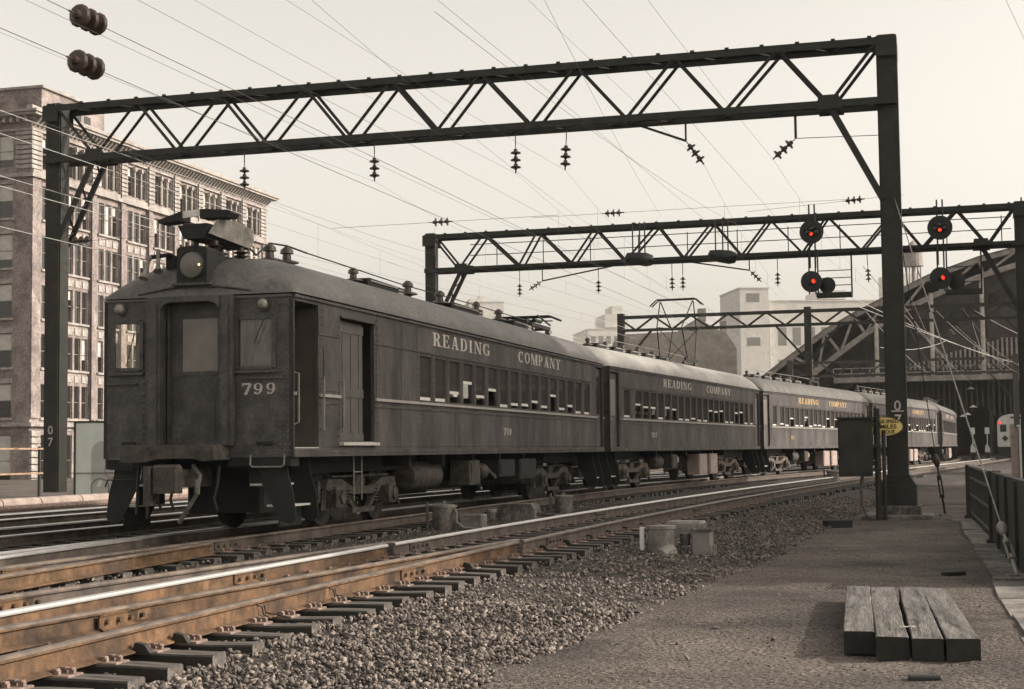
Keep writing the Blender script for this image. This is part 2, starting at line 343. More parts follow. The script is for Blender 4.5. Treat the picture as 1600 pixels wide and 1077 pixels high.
# ------------------------------------------------------------------ ground
def axis_vals(lo, hi, fine0, fine1, step, growth=1.35):
    v = list(np.arange(fine0, fine1+1e-6, step)); d = step
    while v[-1] < hi: d *= growth; v.append(min(hi, v[-1]+d))
    d = step
    while v[0] > lo: d *= growth; v.insert(0, max(lo, v[0]-d))
    return np.array(v)
def vnoise(x, y, sc, seed):
    g = np.random.default_rng(seed).random((64, 64)); X, Y = x*sc, y*sc; xi, yi = np.floor(X).astype(int), np.floor(Y).astype(int); fx, fy = X-xi, Y-yi
    fx, fy = fx*fx*(3-2*fx), fy*fy*(3-2*fy); G = lambda a, b: g[a % 64, b % 64]
    return (G(xi, yi)*(1-fx)+G(xi+1, yi)*fx)*(1-fy)+(G(xi, yi+1)*(1-fx)+G(xi+1, yi+1)*fx)*fy
def grid_mesh(name, X, Y, Z, m, smooth=True):
    nx, ny = X.shape; me = bpy.data.meshes.new(name); co = np.stack([X, Y, Z], -1).reshape(-1, 3)
    i = np.arange(nx*ny).reshape(nx, ny); q = np.stack([i[:-1, :-1], i[1:, :-1], i[1:, 1:], i[:-1, 1:]], -1).reshape(-1, 4)
    me.vertices.add(len(co)); me.vertices.foreach_set('co', co.ravel()); me.loops.add(q.size); me.loops.foreach_set('vertex_index', q.ravel())
    me.polygons.add(len(q)); me.polygons.foreach_set('loop_start', np.arange(0, q.size, 4)); me.polygons.foreach_set('loop_total', np.full(len(q), 4))
    me.update(calc_edges=True); me.validate()
    if smooth: me.polygons.foreach_set('use_smooth', [True]*len(q))
    me.materials.append(m); return me
gx = axis_vals(-3000, 3000, -3, 11, .09); gy = axis_vals(-1500, 5000, 7, 32, .11)
GX, GY = np.meshgrid(gx, gy, indexing='ij')
near = np.clip((60-np.hypot(GX-3, GY-15))/40, 0, 1)
GZ = -.40+near*((vnoise(GX, GY, .5, 1)-.5)*.05+(vnoise(GX, GY, 2.3, 2)-.5)*.022+(vnoise(GX, GY, 7, 3)-.5)*.014)
me = grid_mesh('ground', GX, GY, GZ, CINDER)
if me.polygons[0].normal.z < 0: me.flip_normals()
tag(link('ground', me), kind='structure')

def toe(y): return float(np.interp(y, [5, 8, 23, 40, 90], [2.55, 2.85, 3.6, 3.4, 3.3]))
def bed_z(lat, y):
    t = toe(y)
    if lat > 1.25: return -.275-(lat-1.25)/(t-1.25)*.14
    if lat > -1.4: return -.285
    return -.245
PTH = thin(cut(NP, 3.5, 150), 2)
lats = np.concatenate([np.linspace(-19, -6, 14), np.linspace(-5.5, 0, 24), np.linspace(.2, 4.4, 26)])
BX = np.zeros((len(PTH), len(lats))); BY = BX.copy(); BZ = BX.copy()
for i, (x, y, h) in enumerate(PTH):
    for j, la in enumerate(lats):
        BX[i, j] = x+la*math.cos(h); BY[i, j] = y-la*math.sin(h); BZ[i, j] = bed_z(la, y)-(.0 if la < toe(y) else .1)
BZ += (vnoise(BX, BY, 3.1, 5)-.5)*.05+(vnoise(BX, BY, .9, 6)-.5)*.05
BZ[:, 0] = -.6
me = grid_mesh('ballast_bed', BX, BY, BZ, BEDM)
if me.polygons[0].normal.z < 0: me.flip_normals()
tag(link('ballast_bed', me), kind='structure')

# ------------------------------------------------------------------ loose stones: real geometry, nobody could count them
ico_v = []; ph = (1+5**.5)/2
for a in (-1, 1):
    for b in (-ph, ph): ico_v += [(0, a, b), (a, b, 0), (b, 0, a)]
import bmesh
def rock_base(seed):
    g = np.random.default_rng(seed); b = bmesh.new(); bmesh.ops.create_icosphere(b, subdivisions=1, radius=1.0)
    b.verts.ensure_lookup_table(); v = np.array([q.co[:] for q in b.verts]); fc = np.array([[w.index for w in p.verts] for p in b.faces]); b.free()
    for _ in range(7):                                                    # chop flat facets
        d = g.normal(size=3); d /= np.linalg.norm(d); c = g.uniform(.18, .6); k = v@d; v = v-np.outer(np.maximum(k-c, 0), d)
    v *= g.uniform(.6, 1.35, 3); return v, fc
ROCKS = [rock_base(s) for s in range(10)]
def stones(name, pts, sizes, m, seed=0):
    g = np.random.default_rng(seed); VV = []; FF = []; o = 0; idx = g.integers(0, len(ROCKS), len(pts))
    for k, (v, fc) in enumerate(ROCKS):
        sel = np.where(idx == k)[0]
        if not len(sel): continue
        q = g.normal(size=(len(sel), 4)); q /= np.linalg.norm(q, axis=1)[:, None]; w, x, y, z = q.T
        M = np.stack([1-2*(y*y+z*z), 2*(x*y-z*w), 2*(x*z+y*w), 2*(x*y+z*w), 1-2*(x*x+z*z), 2*(y*z-x*w), 2*(x*z-y*w), 2*(y*z+x*w), 1-2*(x*x+y*y)], -1).reshape(-1, 3, 3)
        P = np.einsum('nij,vj->nvi', M, v)*sizes[sel][:, None, None]; P[:, :, 2] *= .85; P += pts[sel][:, None, :]
        VV.append(P.reshape(-1, 3)); F = fc[None]+(np.arange(len(sel))*len(v))[:, None, None]+o; FF.append(F.reshape(-1, 3)); o += len(sel)*len(v)
    co = np.concatenate(VV); q = np.concatenate(FF); me = bpy.data.meshes.new(name)
    me.vertices.add(len(co)); me.vertices.foreach_set('co', co.ravel()); me.loops.add(q.size); me.loops.foreach_set('vertex_index', q.ravel())
    me.polygons.add(len(q)); me.polygons.foreach_set('loop_start', np.arange(0, q.size, 3)); me.polygons.foreach_set('loop_total', np.full(len(q), 3)); me.update(calc_edges=True); me.materials.append(m)
    return link(name, me)
NA = np.array(NP)
def on_n(y, la):
    h = np.interp(y, NA[:, 1], NA[:, 2]); x = np.interp(y, NA[:, 1], NA[:, 0]); return x+la*np.cos(h), y-la*np.sin(h)
TIE0, TIESTEP = 6.0, .56                                                  # tie stations along N, measured in y of the centreline
g = np.random.default_rng(3); P = []; SZ = []
def scatter(n, y0, y1, l0, l1, s0, s1, crib=False, power=1.6, zoff=0.0):
    y = y0+(y1-y0)*g.random(n)**power; la = l0+(l1-l0)*g.random(n)
    if l1 > 2.5: la = l0+(np.array([toe(q) for q in y])+.1-l0)*g.random(n)**.8
    if crib:
        ph_ = ((y-TIE0)/TIESTEP) % 1.0; k = np.abs(ph_-.5) < .26; y, la = y[k], la[k]
    sz = g.uniform(s0, s1, len(y))*(1+np.clip((y-25)/40, 0, 1)*.5); x, yy = on_n(y, la)
    z = np.array([bed_z(a, b) for a, b in zip(la, y)])+(vnoise(x, yy, 3.1, 5)-.5)*.05+(vnoise(x, yy, .9, 6)-.5)*.05+sz*.1+g.random(len(y))**.7*.05+zoff
    P.append(np.stack([x, yy, z], 1)); SZ.append(sz)
scatter(19000, 6.5, 46, 1.28, 3.2, .015, .036)
scatter(6500, 6.5, 16, 1.28, 3.2, .015, .042, power=1.0)
scatter(4200, 6.5, 40, .80, 1.36, .018, .036, crib=True)
scatter(4200, 6.5, 40, -.68, .68, .018, .034, crib=True, zoff=.02)
scatter(6000, 8, 40, -3.6, -.85, .014, .032)
scatter(3500, 10, 45, -9.0, -3.4, .014, .034)
so = stones('ballast_stones', np.concatenate(P), np.concatenate(SZ), STONEM, 5)
tag(so, 'loose grey-brown crushed stone ballast around the rails', 'ballast', kind='stuff')
# scattered pebbles, clinker and chips on the cinder path
g = np.random.default_rng(9); n = 9000; y = 8+30*g.random(n)**1.4; x = np.array([on_n(q, toe(q)+.1)[0] for q in y])+g.random(n)**1.5*8.5
P = np.stack([x, y, np.full(n, -.392)], 1); SZ = g.uniform(.005, .015, n)*(1+(g.random(n) > .98)*1.7)
k = (x < y*.36+.6); tag(stones('path_pebbles', P[k], SZ[k], mat('pebble', (.135, .115, .10), .9, .3, 20, island=.85), 8), 'small pebbles and clinker strewn over the cinder path', 'pebbles', kind='stuff')

# ------------------------------------------------------------------ rails, ties
PROF = [(-.07,-.17),(.07,-.17),(.07,-.158),(.013,-.14),(.010,-.050),(.036,-.038),(.037,-.022),(.030,-.007),(.016,0),(-.022,0),(-.035,-.009),(-.036,-.038),(-.010,-.050),(-.013,-.14),(-.07,-.158)]
def rail(path, web, head, parent, z=0.0, name='rail', gauge=False):
    b = MB(); b.sweep(PROF, [(x, y, z, h) for x, y, _, h in path]); me = b.mesh(name, web, True); me.materials.append(head)
    for p in me.polygons:
        c = p.center
        if c.z > z-.018 and p.normal.z > .3: p.material_index = 1
        elif gauge and c.z > z-.036 and p.normal.x > .5: p.material_index = 1
    return link(name, me, parent)
def tie_mesh(k, length=2.6):
    g = random.Random(k); b = MB(); L = length/2; n = 9; rows = []
    for i in range(n+1):
        x = -L+2*L*i/n; w = .115+g.uniform(-.006, .006); t = -.182+g.uniform(-.007, .004); e = .012
        if i in (0, n): w -= .008
        rows.append([(x, -w, t-.17), (x, -w, t-e), (x, -w+e, t), (x, w-e, t), (x, w, t-e), (x, w, t-.17)])
    vs = [p for q in rows for p in q]; fs = [(i*6+k2, (i+1)*6+k2, (i+1)*6+k2+1, i*6+k2+1) for i in range(n) for k2 in range(5)]+[(0,1,2,3,4,5), tuple(n*6+j for j in (5,4,3,2,1,0))]
    b.add(vs, fs); me = b.mesh('tie', TIEM); me.materials.append(TIESIDE)
    for p in me.polygons:
        if abs(p.normal.y) > .7: p.material_index = 1
    return me
def plate_mesh():
    b = MB(); b.bbox(-.14, .19, -.09, .09, -.186, -.168, .005)
    for (x, y) in ((.088, -.05), (.088, .05), (-.088, 0), (.15, .02)): b.box(x-.018, x+.018, y-.016, y+.016, -.17, -.142); b.box(x-.03, x+.01, y-.02, y+.02, -.146, -.132)
    return b.mesh('tie_plate', PLATEM)
TIEV = [tie_mesh(k) for k in range(7)]; PLM = plate_mesh()
def ties(path, parent, y0, y1, step, plates=0, seed=0, tilt=.02):
    g = random.Random(seed); y = y0; arr = np.array(path); i = 0
    while y < y1:
        x = float(np.interp(y, arr[:, 1], arr[:, 0])); h = float(np.interp(y, arr[:, 1], arr[:, 2]))
        sh = g.uniform(-.07, .09); o = link('tie', g.choice(TIEV), parent, (x+sh*math.cos(h), y-sh*math.sin(h), g.uniform(-.004, .004)), -h+g.uniform(-tilt, tilt))
        if i < plates:
            for sgn in (1, -1):
                p = link('tie_plate', PLM, o, (.7525*sgn-sh, 0, 0), 0 if sgn > 0 else math.pi)
        i += 1; y += step
ORI = (0, 0, 0)
def track_root(label, loc): return thing('railway_track', label, 'track', ORI, 0, 'parallel railway tracks')
# near track with the diverging switch rails
tn = track_root('nearest railway track with rust-orange rails beside the gravel shoulder', None)
nseg = thin(cut(NP, 3.5, 150), 3)
rail(offs(thin(cut(NP, 3.5, 20.6), 2), lambda x, y: .7525), RAILRUST, RAILDULL, tn); rail(offs(thin(cut(NP, 20.65, 150), 3), lambda x, y: .7525), RAILGRIME_SHADE, RAILDULL, tn)  # rail colour turns darker where the building shade begins
rail(offs(thin(cut(NP, 3.5, 19.9), 2), lambda x, y: -.7525), RAILRUST, RAILHEAD, tn, gauge=True); rail(offs(thin(cut(NP, 19.95, 150), 3), lambda x, y: -.7525), RAILGRIME_SHADE, RAILHEAD, tn, gauge=True)
dv = lambda y: .077*max(0.0, 21.6-y)
sw = thin(cut(NP, 4, 21.0), 2)
rail(offs(sw, lambda x, y: .672-dv(y)), RAILRUST, RAILDULL, tn, name='switch_rail')
rail(offs(thin(cut(NP, 4, 20.6), 2), lambda x, y: -.83-dv(y)), RAILGRIME_SHADE, RAILDULL, tn, name='switch_rail')
ties(NP, tn, TIE0, 74, TIESTEP, 62, 1)
def joint(path, lat, y, parent, side=1):
    jm = RAILRUST if y < 19.5 else RAILGRIME_SHADE  # joint bars beyond the shade edge have its darker tone painted in
    arr = np.array(path); x = float(np.interp(y, arr[:, 1], arr[:, 0])); h = float(np.interp(y, arr[:, 1], arr[:, 2]))
    def mk():
        b = MB()
        for s_ in (1, -1):
            b.prism([(.012, -.142), (.06, -.156), (.062, -.146), (.030, -.13), (.028, -.06), (.036, -.046), (.036, -.038), (.012, -.046)], (0, -.36, 0), (s_, 0, 0), (0, 0, 1), (0, .72, 0))
            for k in range(4): yy = -.27+.18*k; b.cyl((s_*.027, yy, -.095), (s_*.062, yy, -.095), .02, n=6)
        return b.mesh('joint_bar', jm)
    return link('joint_bar', shared(('joint', jm.name), mk), parent, (x+lat*math.cos(h), y-lat*math.sin(h), 0), -h)
for la, y in ((.7525, 16.6), (.7525, 22.2), (.7525, 32.5), (-.7525, 15.9), (-.7525, 20.9), (-.7525, 30.5), (.672-dv(12.2), 12.2), (-.83-dv(13.0), 13.0)): joint(NP, la, y, tn)
def anchor_mesh():
    b = MB(); b.prism([(.03, -.17), (.17, -.17), (.13, -.115), (.06, -.1)], (0, -.03, 0), (1, 0, 0), (0, 0, 1), (0, .06, 0)); return b.mesh('rail_anchor', IRON)
for y in (8.2, 8.75, 10.9, 11.45, 18.2, 21.4, 22.6, 23.9, 25.1, 26.2, 27.4):
    x, yy = on_n(y, .7525); link('rail_anchor', shared('anchor', anchor_mesh), tn, (float(x), float(yy), 0), -float(np.interp(y, NA[:, 1], NA[:, 2])))
for y in (12.9, 14.4):
    x, yy = on_n(y, .7525); x, yy = float(x), float(yy); b = MB()
    for d in (0, .12): b.tube([(x+.015, yy+d, -.05), (x+.05, yy+d+.02, -.07), (x+.06, yy+d+.04, -.13), (x+.12+d, yy+d+.05, -.17)], .007, 5)
    b.build('bond_wire', IRON, tn)
# train track
tt = track_root('railway track under the standing train', None)
tseg = thin(cut(TP, 5, 150), 3)
rail(offs(tseg, lambda x, y: .7525), RAILGRIME_SHADE, RAILDULL, tt); rail(offs(tseg, lambda x, y: -.7525), RAILGRIME_SHADE, RAILHEAD, tt, gauge=True)
dv2 = lambda y: .085*max(0.0, 22.8-y)
rail(offs(thin(cut(TP, 5, 21.4), 2), lambda x, y: .83+dv2(y)), RAILRUST, RAILDULL, tt, name='switch_rail')
rail(offs(thin(cut(TP, 5, 22.3), 2), lambda x, y: -.68+dv2(y)), RAILGRIME_SHADE, RAILHEAD, tt, name='switch_rail', gauge=True)
ties(TP, tt, 9.5, 58, .56, 26, 2)
joint(TP, .7525, 22.0, tt); joint(TP, .7525, 17.2, tt)
# tracks beyond the train
for k, (d, lab) in enumerate(((-3.75, 'first railway track behind the train, in its shadow'), (-7.3, 'far railway track in front of the left parapet'))):
    tl = track_root(lab, None); pth = [(x+d*math.cos(h), y-d*math.sin(h), h) for x, y, h in TP]
    sg_ = thin(cut(pth, 8, 110), 4)
    rail(offs(sg_, lambda x, y: .7525), RAILGRIME_SHADE, RAILHEAD, tl); rail(offs(sg_, lambda x, y: -.7525), RAILGRIME_SHADE, RAILHEAD, tl, gauge=True)
    ties(pth, tl, 15, 60, .58, 0, 3+k)

# ------------------------------------------------------------------ gantries
def angle_bar(b, p0, p1, w=.12, t=.02): b.bar(p0, p1, w, t); b.bar(p0, p1, t, w)
def laced(b, p0, p1, gap, w=.09, step=.42):           # two angles joined by lacing, gap measured along local y
    a, c = Vector(p0), Vector(p1); L = (c-a).length; o = Vector((0, gap/2, 0)); n = max(2, int(L/step)); side = o
    b.bar(a-o, c-o, w, w*.55); b.bar(a+o, c+o, w, w*.55)
    for i in range(n):
        q0, q1 = a+(c-a)*(i/n), a+(c-a)*((i+1)/n); sg = o if i % 2 else -o; b.bar(q0+sg, q1-sg, .035, .012, (0, 1, 0))
def post(parent, x, ztop, zb, w, m, number=None, numz=None):
    b = MB(); h = w/2; d = w*.55
    for sy in (-1, 1): b.box(x-h, x+h, sy*d-.012, sy*d+.012, zb+.3, ztop)
    for sx in (-1, 1): b.box(x+sx*h-.035, x+sx*h+.035, -d+.013, d-.013, zb+.3, ztop-.01)
    o = b.build('post', m, parent)
    b = MB()
    for sx in (-1, 1):                                 # rivet rows up the post face
        z = zb+.6
        while z < ztop-.2: b.cyl((x+sx*(h-.05), -d-.012, z), (x+sx*(h-.05), -d-.026, z), .016, .009, 6); z += .19
    tag(b.build('rivets', m, o), kind='stuff')
    return o
def gantry(name, label, loc, heading, span, tops, bots, zt, zb, base, w, m, depth=.7, group='overhead wire gantries', posts=None, rail_=False, lo=None, chord=.14):
    # local x runs from the right-hand post to the left-hand one along -x; heading gives the track direction
    g_ = thing(name, label, 'gantry', loc, heading, group); dy = depth/2
    for x in (posts or (0, -span)): post(g_, x, zt+.16, base, w, m)
    for (z, nm) in ((zt, 'top_chord'), (zb, 'bottom_chord')):
        b = MB()
        for s_ in (-1, 1):
            b.bar((w/2, s_*dy, z), (-span-w/2, s_*dy, z), .03, chord+.02); b.bar((w/2, s_*(dy-.06), z+(chord/2 if z == zt else -chord/2)), (-span-w/2, s_*(dy-.06), z+(chord/2 if z == zt else -chord/2)), .13, .025)
        x = 0; k = 0
        while x < span-.6: b.bar((-x, (-dy if k % 2 else dy), z), (-x-.62, (dy if k % 2 else -dy), z), .06, .014); x += .62; k += 1
        b.build(nm, m, g_)
        b = MB(); x = .3
        while x < span: b.bar((-x, -dy-.02, z+(chord/2+.02)*(1 if z == zt else -1)), (-x-.09, -dy-.02, z+(chord/2+.02)*(1 if z == zt else -1)), .05, .045); x += .78
        tag(b.build('rivet_clips', m, g_), kind='stuff')
    # web members in zig-zag order
    nodes = [(0.0, zt)] if not lo else []
    seq = sorted([(t, zt) for t in tops]+[(t, zb) for t in bots])
    chain = [(w/2, zt)]+seq+[(span-w/2, zt)]
    for (a, za), (c, zc) in zip(chain[:-1], chain[1:]):
        b = MB()
        for s_ in (-1, 1): angle_bar(b, (-a, s_*(dy-.03), za), (-c, s_*(dy-.03), zc), .075, .018)
        b.build('diagonal', m, g_)
    for x, sg in ((0, 1), (-span, -1)):               # knee braces and gussets where the posts meet the truss
        xb = x-sg*1.25; b = MB(); zl = zb-2.15
        for s_ in (-1, 1): b.bar((x-sg*w*.4, s_*dy*.8, zl), (xb, s_*dy*.8, zb), .07, .13)
        q0, q1 = Vector((x-sg*w*.4, 0, zl)), Vector((xb, 0, zb))
        for i in range(6): a0, a1 = q0+(q1-q0)*(i/6), q0+(q1-q0)*((i+1)/6); s0 = dy*.8*(1 if i % 2 else -1); b.bar(a0+Vector((0, s0, 0)), a1-Vector((0, s0, 0)), .05, .014)
        b.build('knee_brace', m, g_)
        b = MB()
        for s_ in (-1, 1):
            b.prism([(xb-.28, zb-.12), (xb+.28, zb-.12), (xb+.22, zb+.2), (xb-.22, zb+.2)], (0, s_*dy+.014*s_, 0), (1, 0, 0), (0, 0, 1), (0, .012*s_, 0))
            b.prism([(x-.22, zt-.34), (x+.22, zt-.34), (x+.22, zt+.06), (x-.22, zt+.06)], (0, s_*dy+.014*s_, 0), (1, 0, 0), (0, 0, 1), (0, .012*s_, 0))
        build_each(b, 'gusset', m, g_)
    return g_
G1 = gantry('wire_gantry', 'nearest dark steel truss gantry spanning above the front train car', (8.317, 34.0, 0), 16.24, 20.744,
            [2.34, 4.66, 6.96, 9.27, 11.50, 13.72, 16.0, 18.3], [1.25, 3.55, 5.8, 8.08, 10.38, 12.64, 14.9, 17.18, 19.46], 10.0, 8.68, -.05, .37, IRON)
def pedestal(parent, x, z0, m):
    b = MB(); b.prism([(-.36, z0+.28), (.36, z0+.28), (.24, z0+.5), (-.24, z0+.5)], (x, -.32, 0), (1, 0, 0), (0, 0, 1), (0, .64, 0)); b.box(x-.38, x+.38, -.36, .36, z0-.16, z0+.28)
    b.build('pedestal', m, parent)
pedestal(G1, 0, -.05+.1, IRON)
b = MB(); b.bbox(-.47, .47, -.46, .46, -.40, -.11, .02); b.build('plinth', CONCD, G1)
b = MB(); b.bbox(-.75, .72, -.85, .8, -.45, -.30, .02); b.build('footing', CONC, G1)
for x in (0.03, -20.744):
    o = link('post_number', textmesh('0\n7', .30, LETTER, .003, .004), G1, (x, -.37*.55-.03, 1.87 if x > -1 else 1.65)); o.rotation_euler = (R(90), 0, 0)
b = MB(); b.box(-.1, .16, -.238, -.232, 1.90, 1.925); b.build('number_rule', LETTER, G1)

G2 = gantry('signal_bridge', 'second steel truss gantry carrying round signals and a railed walkway', (16.7, 51.0, 0), 17.02, 20.5,
            [2.0, 4.05, 6.2, 8.15, 10.1, 12.05, 14.28, 16.38, 18.4], [1.05, 3.12, 5.1, 7.05, 9.12, 11.14, 13.2, 15.17, 17.1, 19.35], 8.95, 7.72, -.3, .32, IRON)
b = MB()
for z in (8.16, 8.55): b.tube([(-.3, -.62, z), (-18.8, -.62, z)], .016, 5)
x = .6
while x < 18.9: b.cyl((-x, -.62, 7.72), (-x, -.62, 8.6), .018, n=5); x += 1.72
b.build('handrail', IRON, G2)
b = MB(); b.box(-18.8, -.3, -.75, -.37, 7.66, 7.70); b.build('walkway', IRON, G2)
b = MB(); b.cyl((.05, 0, 9.05), (.05, 0, 9.25), .03, n=6); b.build('finial', IRON, G2)

def far_gantry(label, loc, heading, span, nodes, zt, zb, base, w, posts, m):
    g_ = thing('wire_gantry', label, 'gantry', loc, heading, 'overhead wire gantries')
    for x in posts: b = MB(); b.box(x-w/2, x+w/2, -w/2, w/2, base, zt+.25); b.build('post', m, g_)
    b = MB(); b.bar((0, 0, zt), (span, 0, zt), .3, .2); b.build('top_chord', m, g_)
    b = MB(); b.bar((0, 0, zb), (span, 0, zb), .3, .17); b.build('bottom_chord', m, g_)
    for i in range(nodes):
        a, c = span*i/nodes, span*(i+1)/nodes; z0, z1 = (zt, zb) if i % 2 == 0 else (zb, zt)
        b = MB(); b.bar((a, -.1, z0), (c, -.1, z1), .12, .12, (0, 1, 0)); b.build('diagonal', m, g_)
    for x in posts:
        for sg in (-1, 1):
            if 0 <= x+sg*2.0 <= span: b = MB(); b.bar((x, 0, zb-2.3), (x+sg*2.0, 0, zb), .13, .13, (0, 1, 0)); b.build('knee_brace', m, g_)
    return g_
far_gantry('third truss gantry, over the second and third train cars', (6.8, 100, 0), 17, 26, 22, 9.55, 8.72, -.4, .42, (0.2, 12, 25.6), IRON)
far_gantry('low far truss gantry in front of the pale tower block', (22.5, 128, 0), 17, 18, 14, 8.0, 6.9, -.4, .45, (0.2, 17.7), IRON2)

# ------------------------------------------------------------------ insulators, wires
def disc_string(n=3, pitch=.17, rr=.125, hook=.1):
    b = MB(); z = 0
    b.cyl((0, 0, 0), (0, 0, -hook), .012, n=6)
    z = -hook
    for i in range(n):
        b.lathe([(.02, z), (.045, z-.01), (.05, z-.06), (rr*.85, z-.075), (rr, z-.10), (rr*.95, z-.112), (.04, z-.098), (.03, z-.15), (.015, z-pitch)], n=12); z -= pitch
    b.cyl((0, 0, z), (0, 0, z-.07), .02, n=6)
    return b, z-.07
def insulator(p, d, label, group='insulator strings', n=3, sc=1.0, rod=0.0, pitch=.17, rr=.125):
    t_ = thing('insulator', label, 'insulator', p, 0, group); b, L = disc_string(n, pitch, rr); 
    q = Vector((0, 0, -1)).rotation_difference(Vector(d).normalized()); t_.rotation_mode = 'QUATERNION'; t_.rotation_quaternion = q; t_.scale = (sc,)*3
    me = shared(('ins', n, pitch, rr), lambda: b.mesh('discs', PORC, True)); o = link('discs', me, t_, (0, 0, -rod/sc))
    if rod: bb = MB(); bb.cyl((0, 0, 0), (0, 0, -rod/sc), .014/sc, n=6); bb.build('rod', IRON, t_)
    return Vector(p)+Vector(d).normalized()*(rod-L*sc)
def gl(x, z, loc=(8.317, 34.0), hd=16.24, y=0.0):     # gantry-local (distance from right post, height) to world
    h = R(hd); return Vector((loc[0]-x*math.cos(h)+y*math.sin(h), loc[1]+x*math.sin(h)+y*math.cos(h), z))
TD = Vector((math.sin(R(16.5)), math.cos(R(16.5)), 0))
ENDS = []
ENDS.append(insulator(gl(15.49, 8.6), (0, 0, -1), 'hanging insulator string left end of the near gantry, above the headlight', rod=.28))
ENDS.append(insulator(gl(12.06, 8.6), (0, 0, -1), 'second hanging insulator string from the left on the near gantry', rod=.26))
ENDS.append(insulator(gl(8.52, 8.6), (0, 0, -1), 'hanging insulator string mid span of the near gantry, hanging plumb', rod=.28))
ENDS.append(insulator(gl(7.28, 8.6), (-.05, 0, -1), 'hanging insulator string pulled slightly aslant, mid span of the near gantry', rod=.28))
p = gl(4.49, 8.14); ENDS.append(insulator(p, (.55, 0, -.75), 'slanted insulator string held by a bracket arm under the near gantry'))
br = thing('bracket_arm', 'long thin pull-off arm under the near gantry', 'bracket', gl(5.69, 8.62), 0); a0 = gl(5.69, 8.62)
b = MB(); b.bar((0, 0, 0), p-a0, .05, .05); b.build('strut', IRON, br); b = MB(); b.bar(gl(4.49, 8.6)-a0, p-a0, .04, .04); b.build('drop_rod', IRON, br)
p = gl(2.02, 8.03); ENDS.append(insulator(p, (-.62, .1, -.55), 'slanted insulator string near the right-hand post of the near gantry'))
br = thing('bracket_arm', 'short drop rod near the right-hand gantry post', 'bracket', gl(2.02, 8.62), 0); a0 = gl(2.02, 8.62)
b = MB(); b.bar((0, 0, 0), p-a0, .05, .05); b.build('drop_rod', IRON, br)
b = MB(); b.tube([p-a0, gl(.2, 7.98)-a0], .008, 4); b.build('stay', IRON, br)
loc2, hd2 = (16.7, 51.0), 17.02
E2 = []
for x, dx, lab in ((17.15, 0, 'first hanging insulator string on the signal bridge from the left'), (14.24, 0, 'hanging insulator string on the signal bridge left of the twin strings'), (11.6, 0, 'left one of twin insulator strings under the signal bridge'), (11.22, 0, 'right one of twin insulator strings under the signal bridge'), (7.94, 0, 'insulator string under the signal bridge left of the signals'), (4.94, .04, 'insulator string behind the tall post under the signal bridge')):
    E2.append(insulator(gl(x, 7.62, loc2, hd2), (dx, 0, -1), lab, rod=.42, sc=.8))
for x, z, d, lab in ((16.3, 7.2, (-.75, 0, -.5), 'slanted insulator string at the left end of the signal bridge'), (8.9, 7.25, (.6, 0, -.6), 'slanted insulator string right of mid span of the signal bridge')):
    E2.append(insulator(gl(x, z, loc2, hd2), d, lab, sc=.85)); a0 = gl(x-(-2 if d[0] > 0 else 2.6)*1.0, 7.62, loc2, hd2)
    br = thing('bracket_arm', 'pull-off arm under the signal bridge '+('left end' if d[0] < 0 else 'right of mid span'), 'bracket', a0, 0)
    b = MB(); b.bar((0, 0, 0), gl(x, z, loc2, hd2)-a0, .045, .045); b.build('strut', IRON, br); b = MB(); b.bar(gl(x, 7.62, loc2, hd2)-a0, gl(x, z, loc2, hd2)-a0, .035, .035); b.build('drop_rod', IRON, br)
def wire(pts, rad, m, label, hangers=None, group='overhead wires', sag=.0):
    a = Vector(pts[0]); t_ = thing('overhead_wire', label, 'wire', a, 0, group); b = MB(); out = []
    for i in range(len(pts)-1):
        p0, p1 = Vector(pts[i]), Vector(pts[i+1])
        for k in range(8): s = k/8; out.append(p0+(p1-p0)*s-a-Vector((0, 0, sag*4*s*(1-s))))
    out.append(Vector(pts[-1])-a); b.tube(out, rad, 4); b.build('strand', m, t_)
    if hangers: b = MB(); [b.tube([Vector(q0)-a, Vector(q1)-a], .0028, 4) for q0, q1 in hangers]; tag(b.build('hangers', m, t_), kind='stuff')
    return t_
# strain insulators in the sky, upper left and mid
def strain(c, d, label, sc=1.0, n=3):
    d = Vector(d).normalized(); insulator(Vector(c)-d*.33*sc, d, label, 'strain insulators in the wires', n, sc)
strain((-5.47, 20, 6.81), (.28, .96, .0), 'topmost large strain insulator in the sky at upper left', 1.25)
strain((-5.77, 21, 6.47), (.28, .96, .0), 'lower of two large strain insulators in the sky at upper left', 1.3)
strain((-2.03, 45, 7.78), (.95, -.1, .03), 'strain insulator in the sky above the left end of the signal bridge')
strain((3.28, 50, 8.74), (.95, -.1, .03), 'strain insulator in the sky above mid span of the signal bridge', 1.05)
strain((11.02, 50, 9.07), (.95, -.1, .08), 'strain insulator in the sky left of the tall right-hand post', 1.05)
strain((-10.79, 39, 6.52), (.9, -.3, .0), 'strain insulator in front of the brick building beside the left post', 1.0)
def span(c, d, L0, L1): c, d = Vector(c), Vector(d).normalized(); return c-d*L0, c+d*L1
for c, d, L0, L1, lab in (((-5.47, 20, 6.81), (.28, .96, 0), 9, 60, 'wire running through the topmost strain insulator'), ((-5.77, 21, 6.47), (.28, .96, 0), 9, 60, 'wire running through the lower strain insulator at upper left'),
        ((-2.03, 45, 7.78), (.95, -.1, .03), 3.2, 3.4, 'cross wire at the strain insulator over the signal bridge left end'), ((3.28, 50, 8.74), (.95, -.1, .03), 2.6, 7.4, 'cross wire at the strain insulator over mid span'), ((11.02, 50, 9.07), (.95, -.1, .08), 3.4, 1.6, 'cross wire at the strain insulator beside the tall post'), ((-10.79, 39, 6.52), (.9, -.3, 0), .9, 2.8, 'short cross wire beside the left gantry post')):
    a, c2 = span(c, d, L0, L1); wire([a, c2], .0055, WIREM, lab)
